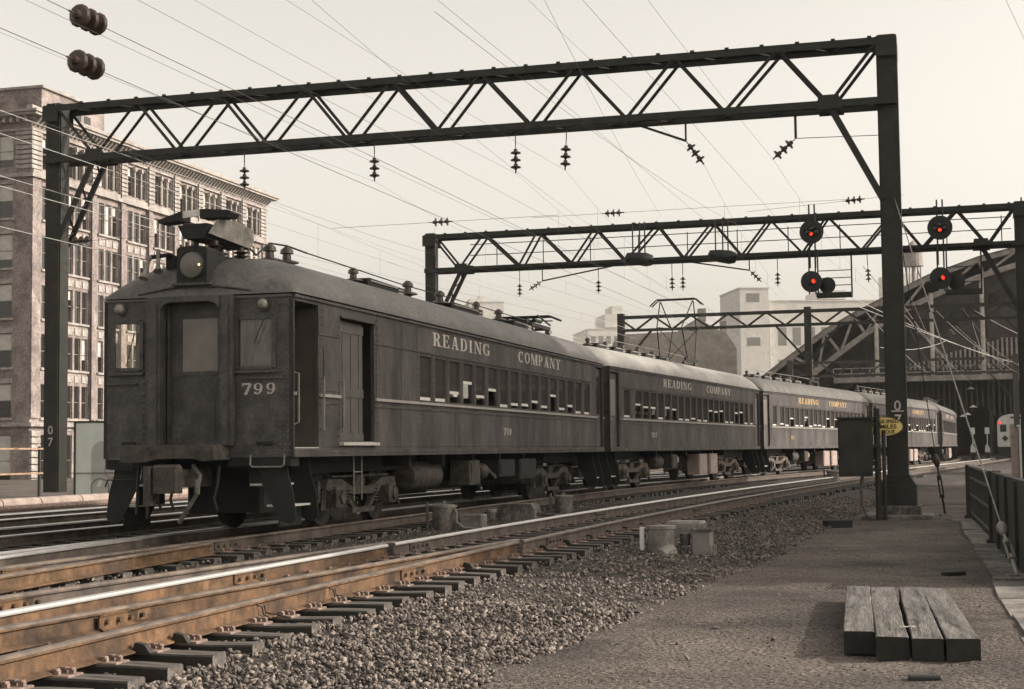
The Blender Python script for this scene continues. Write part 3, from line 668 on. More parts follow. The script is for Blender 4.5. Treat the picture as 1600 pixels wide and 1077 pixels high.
# messenger and contact wires along each track, hung below the gantry insulators
pairs = [(0, 0, 'left far'), (1, 1, 'second'), (2, 2, 'third'), (3, 3, 'fourth'), (4, 4, 'fifth'), (5, 5, 'right-hand')]
for i, j, nm in pairs:
    e, e2 = ENDS[i], E2[j]; back = e-TD*34+Vector((0, 0, .0)); far = e2+(e2-e).normalized()*48; far.z = 7.0
    hang = []
    for (p0, p1, k) in ((e, e2, 5), (e2, far, 7)):
        for q in range(1, k): s = q/k; t0 = p0+(p1-p0)*s-Vector((0, 0, .9*s*(1-s))); hang.append((t0, Vector((t0.x, t0.y, 6.32))))
    wire([back, e, e2, far], .0028, WIREM, 'messenger wire over the '+nm+' line of insulators', hang, sag=.22)
    wire([Vector((q.x, q.y, 6.32)) for q in (back, e, e2, far)], .003, WIREM, 'contact wire below the '+nm+' messenger wire')
# bright feeder wires passing in front of the brick building
for z, nm in ((8.8, 'topmost'), (8.3, 'second'), (7.38, 'third'), (7.16, 'fourth'), (6.28, 'lowest')):
    d = Vector((math.sin(R(15.6)), math.cos(R(15.6)), 0)); c = Vector((-10.94, 33.5, z)); wire([c-d*26, c+d*70], .009, WIREL, nm+' bright feeder wire crossing the brick building', sag=.25)
for (a, c, nm) in (((-1.2, 16, 9.2), (6, 62, 10.4), 'thin wire slanting down from the top edge of the sky, left'), ((-5.0, 16, 8.6), (3, 52, 8.4), 'thin wire crossing the near gantry left of mid span'), ((-.95, 20, 6.85), (9.4, 58, 9.0), 'thin wire with clips crossing the near gantry at mid span'), ((9.6, 30, 10.0), (24, 60, 8.7), 'thin wire in the sky right of the tall post'),
        ((14, 62, 8.3), (44, 150, 7), 'pale span wire in front of the train shed, upper'), ((15, 66, 6.8), (40, 150, 8), 'pale span wire in front of the train shed, lower'), ((17, 80, 9.0), (46, 146, 9.0), 'pale span wire in front of the shed curtain'), ((20, 90, 9.2), (48, 140, 7.6), 'pale span wire right of the tall post')):
    wire([a, c], .004 if a[1] < 50 else .020, WIREM if a[1] < 50 else WIREL, nm, sag=.3)

for k, (a, c, lab) in enumerate((((19.5, 80, 9.3), (30, 108, 7.2), 'pale pull-off wire left of the tall post before the shed'), ((21, 82, 8.9), (34, 122, 6.9), 'second pale pull-off wire left of the tall post before the shed'), ((25, 92, 9.1), (37, 118, 7.4), 'pale wire falling from beside the tall post to the right'), ((27, 95, 8.4), (42, 128, 6.7), 'pale wire drooping over the fourth car'),
        ((29, 98, 9.6), (43, 120, 8.2), 'upper pale wire right of the tall post before the shed'), ((30, 100, 8.0), (47, 138, 7.0), 'lower pale wire right of the tall post before the shed'), ((24, 102, 7.6), (31, 112, 8.6), 'short pale cross wire over the fourth car'), ((34, 118, 11.6), (42, 130, 7.2), 'steep pale wire before the shed curtain'), ((33, 112, 9.9), (36, 118, 7.0), 'steep pale hanger wire right of the tall post'),
        ((26.5, 104, 8.9), (28.5, 106, 6.6), 'short steep hanger wire left of the tall post'), ((37, 125, 9.4), (40, 128, 6.8), 'thin hanger wire at the far right before the shed'))):
    wire([a, c], .016, SLATM if k % 2 else WIREL, lab, sag=.35)
for k, (p, d, lab) in enumerate((((28.2, 101, 8.7), (.5, .3, -.5), 'small pale insulator string just right of the tall post'), ((36.5, 121, 8.2), (.3, .2, -.7), 'small pale insulator string before the shed curtain'), ((40.5, 124, 8.5), (.2, .2, -.8), 'small pale insulator string at the far right before the shed'), ((24.6, 95, 8.6), (0, 0, -1), 'small insulator string just left of the tall post before the shed'))):
    insulator(p, d, lab, 'far insulator strings', sc=1.1)
# ------------------------------------------------------------------ railway cars (local x: right side, y: away from camera, z up from rail head)
LCAR, SILL, EAVE = 20.7, 1.104, 3.43
def side_wall(ops, sx):
    b = MB(); zs = sorted({SILL, 2.047, 2.889, EAVE} | {o[2] for o in ops} | {o[3] for o in ops})
    for z0, z1 in zip(zs[:-1], zs[1:]):
        cuts = sorted((o[0], o[1]) for o in ops if o[2] < z1-1e-6 and o[3] > z0+1e-6); y = 0.0
        for a, c in cuts+[(LCAR, LCAR)]:
            if a-y > 1e-4: b.box(min(sx*1.5, sx*1.44), max(sx*1.5, sx*1.44), y, a, z0, z1)
            y = max(y, c)
    return b
def strips(doors, sx):      # belt rail, letterboard bead and gutter, broken at the doors
    o = {}
    def runs(zt):
        y = 0.02
        for a, c, z0, z1 in sorted(doors):
            if z0 < zt < z1:
                if a-y > .02: yield y, a-.01
                y = c+.01
        yield y, LCAR-.02
    for nm, z0, z1, pr in (('belt_rail', 1.985, 2.03, .035), ('belt_bead', 1.885, 1.915, .014), ('window_head_bead', 2.905, 2.93, .014), ('side_gutter', 3.385, 3.425, .03), ('sill_plate', SILL+.002, SILL+.10, .012)):
        b = MB()
        for a, c in runs((z0+z1)/2): b.box(sx*1.501, sx*(1.501+pr), a, c, z0, z1)
        o[nm] = b
    return o
def roof_mesh(front, rear, m):
    ys = sorted(set([0, .06, .15, .3, .5, .75, 1.05, 1.35, 1.7, 2.2]+list(np.linspace(2.6, LCAR-2, 20))+[LCAR-.9, LCAR-.6, LCAR-.35, LCAR-.15, LCAR])); xs = [1.53*math.sin(math.pi/2*t) for t in np.linspace(-1, 1, 25)]
    b = MB(); vs = []
    for y in ys:
        g1 = max(0, 1-(1-min(1, y/front))**2.3)**.5 if front else 1; g2 = math.sqrt(max(0, 1-(1-min(1, (LCAR-y)/rear))**2)) if rear else 1
        for x in xs: vs.append((x, y, EAVE+.02+.66*max(0, 1-(abs(x)/1.53)**2.9)**.58*min(g1, g2)))
    n = len(xs); fs = [(j*n+i, j*n+i+1, (j+1)*n+i+1, (j+1)*n+i) for j in range(len(ys)-1) for i in range(n-1)]
    b.add(vs, fs); b.add([(-1.53, 0, EAVE+.001), (1.53, 0, EAVE+.001), (1.53, LCAR, EAVE+.001), (-1.53, LCAR, EAVE+.001)], [(0, 1, 2, 3)])
    return b.mesh('roof', m, True)
def wheel(b, x, y, sx):
    b.lathe([(.08, -.07), (.16, -.05), (.2, -.02), (.36, -.02), (.40, -.06), (.455, -.065), (.46, .04), (.49, .05), (.49, .075), (.3, .075)], (x, y, .46), (-sx, 0, 0), 28)
def truck(parent, y0, motor, m=None):
    m = m or TRUCKM
    def frame():
        b = MB()
        for sx in (-1, 1):
            X = sx*1.0
            # pressed side frame: top bar dropping in a V between the journals
            b.prism([(-1.62, .60), (-1.50, .74), (-.95, .74), (-.45, .60), (.45, .60), (.95, .74), (1.50, .74), (1.62, .60), (1.50, .56), (.95, .60), (.45, .48), (-.45, .48), (-.95, .60), (-1.50, .56)], (X-.05, 0, 0), (0, 1, 0), (0, 0, 1), (.10, 0, 0))
            for s_ in (-1, 1):
                b.prism([(s_*.95, .60), (s_*.84, .60), (s_*.16, .20), (s_*.26, .17)], (X-.035, 0, 0), (0, 1, 0), (0, 0, 1), (.07, 0, 0))
                b.bbox(X-.10, X+.16, s_*1.2-.15, s_*1.2+.15, .30, .62, .04)
                b.cyl((X+.1, s_*1.2, .46), (X+.20, s_*1.2, .46), .13, .11, 12)
                for k in range(5): b.lathe([(.07, 0), (.095, .012), (.07, .03)], (X, s_*.62, .34+k*.05), (0, 0, 1), 10)
                b.bar((X, s_*1.55, .62), (X+.05, s_*1.72, .25), .06, .05)
            b.bar((X, -.5, .22), (X, .5, .22), .12, .08); b.bar((X, -1.3, .78), (X, 1.3, .78), .05, .03)
        b.box(-1.0, 1.0, -.2, .2, .5, .78)
        for s_ in (-1, 1): b.box(-.98, .98, s_*1.70-.05, s_*1.70+.05, .38, .72)
        return b.mesh('truck', m)
    o = link('truck', shared(('truckframe', m.name), frame), parent, (0, y0, 0))
    def ax():
        b = MB(); wheel(b, -.75, 0, -1); wheel(b, .75, 0, 1); b.cyl((-1.0, 0, .46), (1.0, 0, .46), .075, n=10); return b.mesh('wheelset', UNDER, True)
    for s_ in (-1.2, 1.2): link('wheelset', shared('wheelset', ax), o, (0, s_, 0))
    if motor:
        def mo():
            b = MB(); b.prism([(-.62, .42), (-.60, .16), (-.48, .07), (.48, .07), (.58, .16), (.60, .42)], (.30, 0, 0), (0, 1, 0), (0, 0, 1), (.42, 0, 0)); b.prism([(-.55, .45), (-.5, .2), (.5, .2), (.55, .45)], (-.6, 0, 0), (0, 1, 0), (0, 0, 1), (.9, 0, 0)); return b.mesh('motor_case', TRUCKM)
        link('motor_case', shared('motor', mo), o)
    return o
def steps(parent, y0, y1, sx):
    t_ = MB(); x0, x1 = sx*.85, sx*1.46
    for y in (y0-.02, y1+.02):
        t_.prism([(.92, 1.10), (1.36, 1.10), (1.38, .86), (1.46, .60), (1.50, .24), (1.42, .16), (1.26, .20), (.98, .72)], (0, y-.012, 0), (sx, 0, 0), (0, 0, 1), (0, .024, 0))
    for xx, zz in ((.78, .98), (1.0, .70), (1.24, .40)): t_.box(min(sx*(xx-.02), sx*xx), max(sx*(xx-.02), sx*xx), y0, y1, zz-.28, zz)
    o = t_.build('steps', UNDER, parent); e = MB()
    for xx, zz in ((1.06, .70), (1.32, .40)): e.box(min(sx*(xx-.28), sx*xx+sx*.06), max(sx*(xx-.28), sx*xx+sx*.06), y0, y1, zz, zz+.03)
    build_each(e, 'tread', STEPM, o); return o
def window_parts(parent, y, rise, w=.67, sx=1):
    z0, z1 = 2.05, 2.887
    def fr():
        b = MB(); X = 1.492
        for a, c in ((-w/2, -w/2+.022), (w/2-.022, w/2)): b.box(X-.05, X, a, c, z0, z1)
        b.box(X-.05, X, -w/2+.022, w/2-.022, z1-.04, z1); b.box(X-.05, X+.012, -w/2+.022, w/2-.022, z0, z0+.018); return b.mesh('window', PAINT)
    o = link('window', shared(('wf', w), fr), parent, (0, y, 0)); zr = z0+.02+rise
    def pn(): b = MB(); b.box(1.452, 1.458, -w/2+.023, w/2-.023, zr+.056, z1-.041); return b.mesh('pane', GLASS)
    link('pane', shared(('wp', w, rise), pn), o)
    def sr(): b = MB(); b.box(1.450, 1.472, -w/2+.023, w/2-.023, zr, zr+.055); return b.mesh('sash_rail', SASHM)
    link('sash_rail', shared(('ws', w, rise), sr), o)
def roof_insulator(parent, x, y, z, s=1.0):
    def mk(): b = MB(); b.lathe([(.05, 0), (.12, .015), (.06, .06), (.055, .10), (.16, .125), (.15, .145), (.06, .17), (.055, .24), (.09, .25), (.08, .30), (.03, .34)], n=14); return b.mesh('roof_insulator', PORC, True)
    o = link('roof_insulator', shared('rins', mk), parent, (x, y, z)); o.scale = (s,)*3; return o
def resistor(parent, y, length, z=4.02, h=.22):
    def mk():
        b = MB(); w = .42
        b.prism([(-length/2, 0), (length/2, 0), (length/2, h), (-length/2+.05, h*1.12), (-length/2-.06, h)], (-w/2, 0, 0), (0, 1, 0), (0, 0, 1), (w, 0, 0)); return b.mesh('resistor_box', UNDER)
    o = link('resistor_box', shared(('res', length, h), mk), parent, (.35, y, z))
    def sl():
        b = MB()
        for k in range(3): b.box(.212, .222, length/2-.32, length/2-.06, .04+k*.06, .07+k*.06)
        b.box(.212, .23, -length/2+.1, length/2-.4, h-.035, h-.01); return b.mesh('louvre', BELTM)
    link('louvre', shared(('resl', length, h), sl), o); return o
def pantograph_down(parent, y, z=4.1, light=False):
    p_ = MB(); L = .95
    for x in (-.42, .42): p_.bar((x, -L, .22), (x, L, .22), .07, .09)
    for yy in (-L, 0, L): p_.bar((-.42, yy, .22), (.42, yy, .22), .06, .07)
    for x in (-.5, .5):
        p_.bar((x, -.75, .3), (x*1.1, .75, .42), .035, .035); p_.bar((x, .75, .3), (x*1.1, -.75, .44), .035, .035)
    for yy in (-.13, .13): p_.tube([(-.95, yy, .36), (-.7, yy, .47), (.7, yy, .47), (.95, yy, .36)], .03, 6)
    p_.cyl((-.35, .5, .35), (-.35, -.4, .35), .06, n=8); p_.cyl((.3, .5, .38), (.3, -.2, .38), .05, n=8); p_.box(-.2, .2, -.5, .3, .28, .40)
    o = p_.build('pantograph', UNDER, parent, loc=(0, y, z))
    for x in (-.42, .42):
        for yy in (-.8, .8): roof_insulator(o, x, yy, -.12, .85)
    return o
def car_shell(parent, ops, doors, combine, seed, roofm=None):
    for sx, nm in ((1, 'side_wall'), (-1, 'side_wall')):
        key = ('wall', combine, sx); link(nm, shared(key, lambda: side_wall(ops, sx).mesh('side_wall', PAINT)), parent)
    for nm, bm_ in strips(doors, 1).items(): build_each(bm_, nm, BELTM if nm == 'belt_rail' else PAINT, parent)
    rm = roofm or ROOFM; link('roof', shared(('roof', combine, rm.name), lambda: roof_mesh(1.25 if combine else 1.0, 1.0, rm)), parent)
    def fl():
        b = MB(); b.box(-1.42, 1.42, .05, LCAR-.05, 1.13, 1.22); b.box(-.85, .85, .7, LCAR-.7, .84, 1.12)
        for y in np.arange(5.4, 15.6, 1.9): b.box(-1.35, 1.35, y-.05, y+.05, .92, 1.12)
        return b.mesh('underframe', UNDER)
    link('underframe', shared('floor', fl), parent)
    def st():
        b = MB()
        for y in np.arange(5.6 if combine else 2.0, 19.0, .85):
            for x in (-1.38, .45): b.box(x, x+.93, y-.02, y+.10, 1.23, 2.20); b.box(x, x+.93, y+.10, y+.5, 1.5, 1.66)
        for y in (1.02 if not combine else 3.9, 19.66): b.box(-1.43, -.42, y-.03, y+.03, 1.22, 3.42); b.box(.42, 1.43, y-.03, y+.03, 1.22, 3.42); b.box(-.42, .42, y-.03, y+.03, 3.1, 3.42)
        b.box(-1.43, 1.43, .06, LCAR-.06, 3.34, 3.40)
        return b.mesh('seats', WOODIN)
    tag(link('seats', shared(('seats', combine), st), parent), kind='stuff')
    tm = TRUCKM if combine else TRUCKL; truck(parent, 3.9, combine, tm); truck(parent, 16.8, combine, tm)
    for y0, y1 in ((.12, .90), (19.87, 20.58)):
        for sx in (1, -1): steps(parent, y0, y1, sx)
def gear_box(parent, y0, y1, z0, m, x=.95):
    b = MB(); b.bbox(x, x+.42, y0, y1, z0, .98, .02); b.box(x+.42, x+.435, y0+.06, y1-.06, z0+.06, .92); return b.build('equipment_box', m, parent)
def tank(parent, y0, y1, rr, m, x=1.05, z=.72):
    b = MB(); b.lathe([(.02, 0), (rr*.8, .02), (rr, .10), (rr, y1-y0-.1), (rr*.8, y1-y0-.02), (.02, y1-y0)], (x, y0, z), (0, 1, 0), 16); return b.build('air_tank', m, parent, True)
def handrail(parent, pts, m=HANDR, rad=.016, name='handrail'): b = MB(); b.tube(pts, rad, 6); return b.build(name, m, parent)

def make_combine():
    t_ = thing('rail_car', 'front combine car numbered 799 with headlight, horns and open vestibule', 'train car', (CAR0[0], CAR0[1], 0), 15.54, 'passenger train cars')
    wins = [(5.54+.335+.85*k if k < 15 else 5.54+.335+.85*15+.12) for k in range(16)]
    doors = [(.06, .93, 1.23, 3.34), (1.79, 3.26, 1.33, 3.22), (19.84, 20.62, 1.23, 3.34)]
    ops = doors+[(y-.335, y+.335, 2.047, 2.889) for y in wins]
    car_shell(t_, ops, doors, True, 1)
    rises = [0, 0, .16, .38, .14, .30, 0, .05, .06, .15, .06, .34, .05, .14, 0, 0]
    for y, rz_ in zip(wins, rises): window_parts(t_, y, rz_)
    # panel seams and rivet rows
    b = MB()
    for y in (4.55, 7.6, 10.7, 13.4, 16.0, 18.2): b.box(1.501, 1.506, y-.03, y+.03, SILL+.11, 1.88)
    for y in [w_+.425 for w_ in wins[:-1]]: b.box(1.501, 1.507, y-.045, y+.045, 2.05, 2.885)
    for y in (3.4, 4.6, 5.4, 19.4): b.box(1.501, 1.506, y-.03, y+.03, 2.05, 3.36)
    build_each(b, 'seam_strip', PAINT, t_)
    b = MB()
    def riv(x, y, z, d): b.lathe([(.016, 0), (.013, .006), (.005, .010)], (x, y, z), d, 5)
    for y in np.arange(1.05, 19.8, .085):
        for z in (SILL+.05, SILL+.145): riv(1.513 if z < 1.2 else 1.5, y, z, (1, 0, 0))
    for y in np.arange(3.5, 19.8, .11): riv(1.5, y, 3.34, (1, 0, 0)); riv(1.5, y, 1.945, (1, 0, 0))
    for y in (1.0, 1.10, 1.72, 3.34, 3.45, 5.42): [riv(1.5, y, z, (1, 0, 0)) for z in np.arange(1.3, 3.3, .11)]
    for y in (wins[0]-.41,)+tuple(w_+.425 for w_ in wins[:-1]):
        for z in np.arange(2.1, 2.88, .1): riv(1.507, y-.03, z, (1, 0, 0)); riv(1.507, y+.03, z, (1, 0, 0))
    for x in (-.70, -.57, .47, .57): [riv(x, -.13 if abs(x) < 1 else 0, z, (0, -1, 0)) for z in np.arange(1.35, 3.4, .09)]
    for x in (-.85, 1.30, 1.42): [riv(x, 0, z, (0, -1, 0)) for z in np.arange(1.2, 3.35, .09)]
    for z in (1.2, 1.28, 2.28): [riv(x, 0, z, (0, -1, 0)) for x in np.arange(.65, 1.46, .08)]
    tag(b.build('rivets', PAINT, t_), kind='stuff')
    # front end
    b = MB()
    for x0, x1, z0, z1 in ((-1.5, 1.5, SILL, 1.30), (-1.5, -1.34, 1.30, 3.43), (-.88, -.60, 1.30, 3.43), (.48, .63, 1.30, 3.43), (1.21, 1.5, 1.30, 3.43), (-1.34, -.88, 1.30, 2.40), (-1.34, -.88, 3.10, 3.43), (.63, 1.21, 1.30, 2.38), (.63, 1.21, 3.11, 3.43), (-.60, .48, 3.36, 3.43)): b.box(x0, x1, 0, .055, z0, z1)
    build_each(b, 'front_wall', PAINTEND, t_)
    b = MB()
    for x0, x1 in ((-.74, -.52), (.42, .60)): b.box(x0, x1, -.13, -.002, 1.28, 3.435); b.box(x0+.05, x1-.05, -.16, -.13, 1.28, 3.3)
    pts = [(-.515, 3.25), (-.515, 3.435), (.415, 3.435), (.415, 3.25), (.36, 3.32), (.25, 3.355), (-.36, 3.355), (-.46, 3.32)]
    b.prism(pts, (0, -.16, 0), (1, 0, 0), (0, 0, 1), (0, .14, 0))
    build_each(b, 'diaphragm_frame', PAINTEND, t_)
    b = MB(); b.tube([(-.95, .015, 3.50), (-.45, .02, 3.58), (-.06, .022, 3.60), (.35, .02, 3.58), (.85, .015, 3.50)], .020, 6); b.build('rain_hood', PAINTEND, t_)
    d = MB()
    for x0, x1, z0, z1 in ((-.52, -.29, 1.28, 3.36), (.28, .42, 1.28, 3.36), (-.29, .28, 1.28, 2.36), (-.29, .28, 3.13, 3.36)): d.box(x0, x1, .10, .14, z0, z1)
    d.box(-.29, .28, .085, .10, 2.30, 2.34); d.box(-.25, .24, .092, .10, 1.40, 1.44); d.box(-.25, .24, .092, .10, 1.92, 1.96); d.box(-.25, -.22, .092, .10, 1.44, 1.92); d.box(.21, .24, .092, .10, 1.44, 1.92)
    dr = d.build('end_door', PAINTEND, t_); b = MB(); b.box(-.288, .278, .115, .125, 2.362, 3.128); b.build('pane', PALEGLASS, dr)
    b = MB(); b.box(-.56, -.50, -.1, .1, 1.28, 3.36); b.box(-.47, -.45, .0, .1, 1.3, 3.3); b.box(.40, .44, -.1, .1, 1.28, 3.36); build_each(b, 'door_jamb', PAINTEND, t_)
    for x0, x1, z0, z1, m in ((-1.34, -.88, 2.40, 3.10, None), (.63, 1.21, 2.38, 3.11, SMEAR)):
        b = MB()
        for a in ((x0-.03, x0+.03, z0, z1), (x1-.03, x1+.03, z0, z1), (x0+.03, x1-.03, z1-.03, z1+.03), (x0+.03, x1-.03, z0-.02, z0+.03)): b.box(a[0], a[1], -.022, -.001, a[2], a[3])
        w_ = b.build('cab_window', PAINTEND, t_)
        b = MB(); b.box(x0+.03, x1-.03, .022, .028, z0+.03, z1-.03); b.build('pane', m or GLASSC, w_)
        b = MB(); b.tube([(x1-.10, -.04, z0+.55), ((x0+x1)/2, -.045, z0+.05)] if m is None else [(x1-.15, -.04, z1-.05), ((x0+x1)/2, -.045, z1-.38)], .008, 5); b.build('wiper', IRON, w_)
    for x0, x1, z in ((-1.42, -.84, 2.34), (.56, 1.30, 2.33)): b = MB(); b.box(x0, x1, -.05, -.001, z-.02, z+.02); b.build('window_ledge', PAINTEND, t_)
    for x0, x1, z in ((-1.42, -.95, 2.19), (.76, 1.34, 2.23)): handrail(t_, [(x0, 0, z), (x0, -.05, z), (x1, -.05, z), (x1, 0, z)], PAINT, .012, 'grab_rail')
    b = MB(); b.box(-1.48, -.80, -.02, -.001, 3.40, 3.43); b.box(.62, 1.48, -.02, -.001, 3.39, 3.42); build_each(b, 'front_gutter', BAGM, t_)
    for x in (-1.22, 1.06):
        b = MB(); b.cyl((x, 0, 3.29), (x, -.05, 3.29), .10, n=16); mk = b.build('marker_lamp', PAINTEND, t_, True)
        b = MB(); b.lathe([(.075, 0), (.072, .03), (.05, .06), (.015, .075)], (x, -.05, 3.29), (0, -1, 0), 14); b.build('lens', GALV, mk, True)
    b = MB(); lettering(b, '799', (.70, -.002, 2.0), (1, 0, 0), (0, 0, 1), (0, -1, 0), .165, width=.54); b.build('car_number', LETTER, t_)
    b = MB(); b.prism([(-.96, 1.05), (-.92, 1.28), (.50, 1.28), (.53, 1.08), (.33, 1.06), (.2, 1.10), (-.35, 1.10), (-.55, 1.055)], (0, -.50, 0), (1, 0, 0), (0, 0, 1), (0, .49, 0)); b.build('buffer_plate', TRUCKM, t_)
    b = MB(); b.box(-.9, .48, -.44, .02, 1.282, 1.30); b.build('step_plate', PAINTEND, t_)
    b = MB(); b.box(-1.2, -.98, -.02, -.001, 1.31, 1.35); b.box(.95, 1.2, -.06, -.001, 1.29, 1.33); build_each(b, 'lamp_bracket', UNDER, t_)
    handrail(t_, [(.86, -.03, 1.14), (.86, -.05, 1.0), (.90, -.05, .97), (1.34, -.05, .97), (1.38, -.05, 1.0), (1.38, -.03, 1.14)], HANDR, .013, 'stirrup')
    handrail(t_, [(-1.42, -.03, 1.12), (-1.40, -.05, .96), (-1.0, -.05, .94), (-.98, -.03, 1.1)], IRON, .013, 'stirrup')
    handrail(t_, [(-1.45, -.03, .70), (-1.40, -.05, .80), (-.95, -.05, .80)], IRON, .013, 'stirrup')
    b = MB(); b.box(-1.48, -.5, .02, .30, .96, 1.10); b.box(.48, 1.46, .02, .30, .98, 1.10); build_each(b, 'end_sill', UNDER, t_)
    b = MB(); b.bbox(-.19, .07, -.70, .4, .70, .95, .03); b.bbox(-.27, .15, -.86, -.68, .62, 1.02, .04); b.box(-.36, -.27, -.9, -.7, .45, 1.0); b.build('coupler', TRUCKM, t_)
    b = MB(); b.tube([(.10, -.3, 1.0), (.28, -.45, .86), (.26, -.5, .6), (.12, -.5, .40), (.02, -.46, .28), (-.04, -.45, .2)], .032, 8); b.tube([(.24, -.47, .80), (.26, -.5, .6)], .045, 8); b.build('air_hose', PIPEM, t_)
    b = MB(); b.tube([(-.55, -.2, .95), (-.62, -.3, .7), (-.62, -.3, .25)], .02, 6); b.tube([(-.85, -.15, .95), (-.85, -.2, .3)], .018, 6); b.build('air_hose', IRON, t_)
    # headlight, horns
    b = MB(); pr = [(-.24, 0), (.24, 0), (.24, .49), (.21, .525), (0, .545), (-.21, .525), (-.24, .49)]
    b.prism(pr, (-.07, -.03, 3.64), (1, 0, 0), (0, 0, 1), (0, .60, 0)); hl = b.build('headlight', UNDER, t_)
    b = MB(); b.lathe([(.19, 0), (.19, .012), (.15, .02), (.06, .026), (.01, .028)], (-.07, -.035, 3.905), (0, -1, 0), 28); b.build('lens', LENS, hl, True)
    b = MB(); b.lathe([(.215, 0), (.215, .03), (.196, .034), (.196, 0)], (-.07, -.035, 3.905), (0, -1, 0), 28); b.build('lens_ring', UNDER, hl)
    b = MB(); b.sphere((.06, -.058, 3.90), .014, nu=8, nv=6); b.build('glow_spot', ORANGE, hl)  # small emissive orange spot, off centre on the lens
    b = MB(); b.box(-.38, .24, -.06, .5, 3.605, 3.638); b.build('headlight_shelf', PAINTEND, hl)
    b = MB(); b.prism([(.58, 3.72), (.58, 4.08), (1.0, 4.12), (1.3, 4.05), (1.2, 3.9)], (-.07, 0, 0), (0, 1, 0), (0, 0, 1), (.19, 0, 0)); b.build('headlight_bracket', PAINTEND, hl)
    for x, y, z, d in ((-.88, .03, 3.74, (.06, .42, .9)), (-.66, .06, 3.84, (-.22, .42, .88))):
        b = MB(); b.lathe([(.072, 0), (.066, .012), (.045, .05), (.030, .12), (.024, .30), (.034, .32), (.034, .38)], (x, y, z), d, 14); b.build('horn', GALV, t_, True)
    b = MB(); b.tube([(-.88, .2, 4.07), (-.6, .25, 4.10), (-.5, .5, 4.05)], .035, 6); b.box(-.66, -.5, .3, .5, 3.9, 4.08); b.build('horn_bracket', UNDER, t_)
    # nose pantograph base with its shoe, on insulators
    pg = MB()
    pg.prism([(-.15, .30), (.17, .30), (.25, .50), (-.25, .50)], (-.09, .05, 4.0), (1, 0, 0), (0, 0, 1), (0, 1.5, 0)); po = pg.build('pantograph', UNDER, t_)
    b = MB(); b.prism([(.02, .36), (1.40, .30), (1.56, .42), (1.54, .60), (.9, .66), (.30, .60)], (.165, 0, 4.0), (0, 1, 0), (0, 0, 1), (.012, 0, 0)); b.build('side_plate', GALV, po)
    b = MB()
    b.prism([(-.80, .60), (-.76, .55), (-.40, .58), (-.40, .72)], (.0, .28, 4.03), (1, 0, 0), (0, 0, 1), (0, .30, 0)); b.prism([(-.1, .60), (.36, .60), (.40, .66), (.36, .70), (-.1, .74)], (.0, .28, 4.03), (1, 0, 0), (0, 0, 1), (0, .30, 0)); b.box(-.4, .0, .33, .55, 4.5, 4.56); build_each(b, 'contact_shoe', UNDER, po)
    b = MB(); b.prism([(-.40, .62), (-.1, .64), (-.1, .74), (-.40, .72)], (.0, .32, 4.03), (1, 0, 0), (0, 0, 1), (0, .03, 0)); b.build('shoe_plate', SASHM, po)
    for (x, y) in ((-.24, .42), (.08, .42), (-.24, 1.25), (.10, 1.25)):
        b = MB(); b.lathe([(.05, 0), (.11, .02), (.05, .05), (.12, .08), (.05, .11), (.12, .14), (.05, .17), (.05, .22)], (x, y, 4.08), (0, 0, 1), 14); b.build('post_insulator', PORC, po, True)
    b = MB()
    for x in (-.24, .09): b.bar((x, .3, 4.06), (x, 1.7, 4.09), .06, .05)
    b.bar((-.3, .42, 4.05), (.15, .42, 4.05), .05, .05); b.bar((-.3, .42, 3.8), (-.3, .42, 4.05), .04, .04); b.bar((.15, .42, 3.8), (.15, .42, 4.05), .04, .04); build_each(b, 'support_bar', UNDER, po)
    for (x, y) in ((.1, 2.3), (.22, 2.7)): roof_insulator(t_, x, y, 4.06, 1.25)
    b = MB(); b.tube([(.1, 1.5, 4.35), (.1, 1.8, 4.25), (.1, 2.3, 4.5), (.22, 2.7, 4.5), (.4, 3.1, 4.42)], .016, 5); b.tube([(.4, 3.1, 4.42), (.35, 8.0, 4.38), (.35, 11, 4.4), (.35, 17, 4.4)], .012, 5); b.build('roof_cable', IRON, t_)
    resistor(t_, 6.45, 1.9); roof_insulator(t_, .35, 5.3, 4.05, 1.1); roof_insulator(t_, .35, 8.2, 4.06, 1.25); resistor(t_, 11.5, 2.2); roof_insulator(t_, .35, 10.2, 4.06, 1.25); roof_insulator(t_, .35, 12.8, 4.15, 1.0); roof_insulator(t_, .35, 14.6, 4.06, 1.2); resistor(t_, 16.0, 1.6)
    pantograph_down(t_, 18.2); roof_insulator(t_, .2, 19.9, 4.0, 1.1); roof_insulator(t_, .3, 20.2, 3.9, .9)
    for y0, y1, z in ((1.15, 1.78, 3.62), (3.9, 5.6, 3.60)): b = MB(); b.box(1.30, 1.36, y0-.6, y1-.6, z, z+.03); b.build('rain_strip', UNDER, t_)
    # vestibule and baggage doors
    b = MB(); b.box(1.30, 1.34, .10, .14, 1.22, 3.34); b.box(.7, .74, .06, .9, 2.25, 3.3); b.box(.55, 1.05, .95, .99, 1.25, 2.9); b.build('vestibule_panel', BAGM, t_)
    b = MB(); b.box(.4, 1.46, .94, .985, 1.23, 3.3); b.build('vestibule_bulkhead', WOODIN, t_)
    b = MB(); b.box(1.0, 1.5, .06, .93, 1.215, 1.245); b.build('threshold', STEPM, t_)
    dd = MB()
    for k, y in enumerate((1.82, 2.10, 2.46, 2.80)): dd.box(1.385, 1.41, y, y+(.24 if k in (0,) else .30 if k < 3 else .16), 1.36, 3.02)
    dd.box(1.375, 1.40, 1.80, 2.98, 1.34, 3.20); dd.box(1.40, 1.42, 1.80, 2.98, 2.02, 2.16); dd.box(1.40, 1.42, 1.80, 2.98, 1.34, 1.46); dd.box(1.40, 1.42, 1.80, 2.98, 3.02, 3.16)
    bd = dd.build('baggage_door', BAGM, t_)
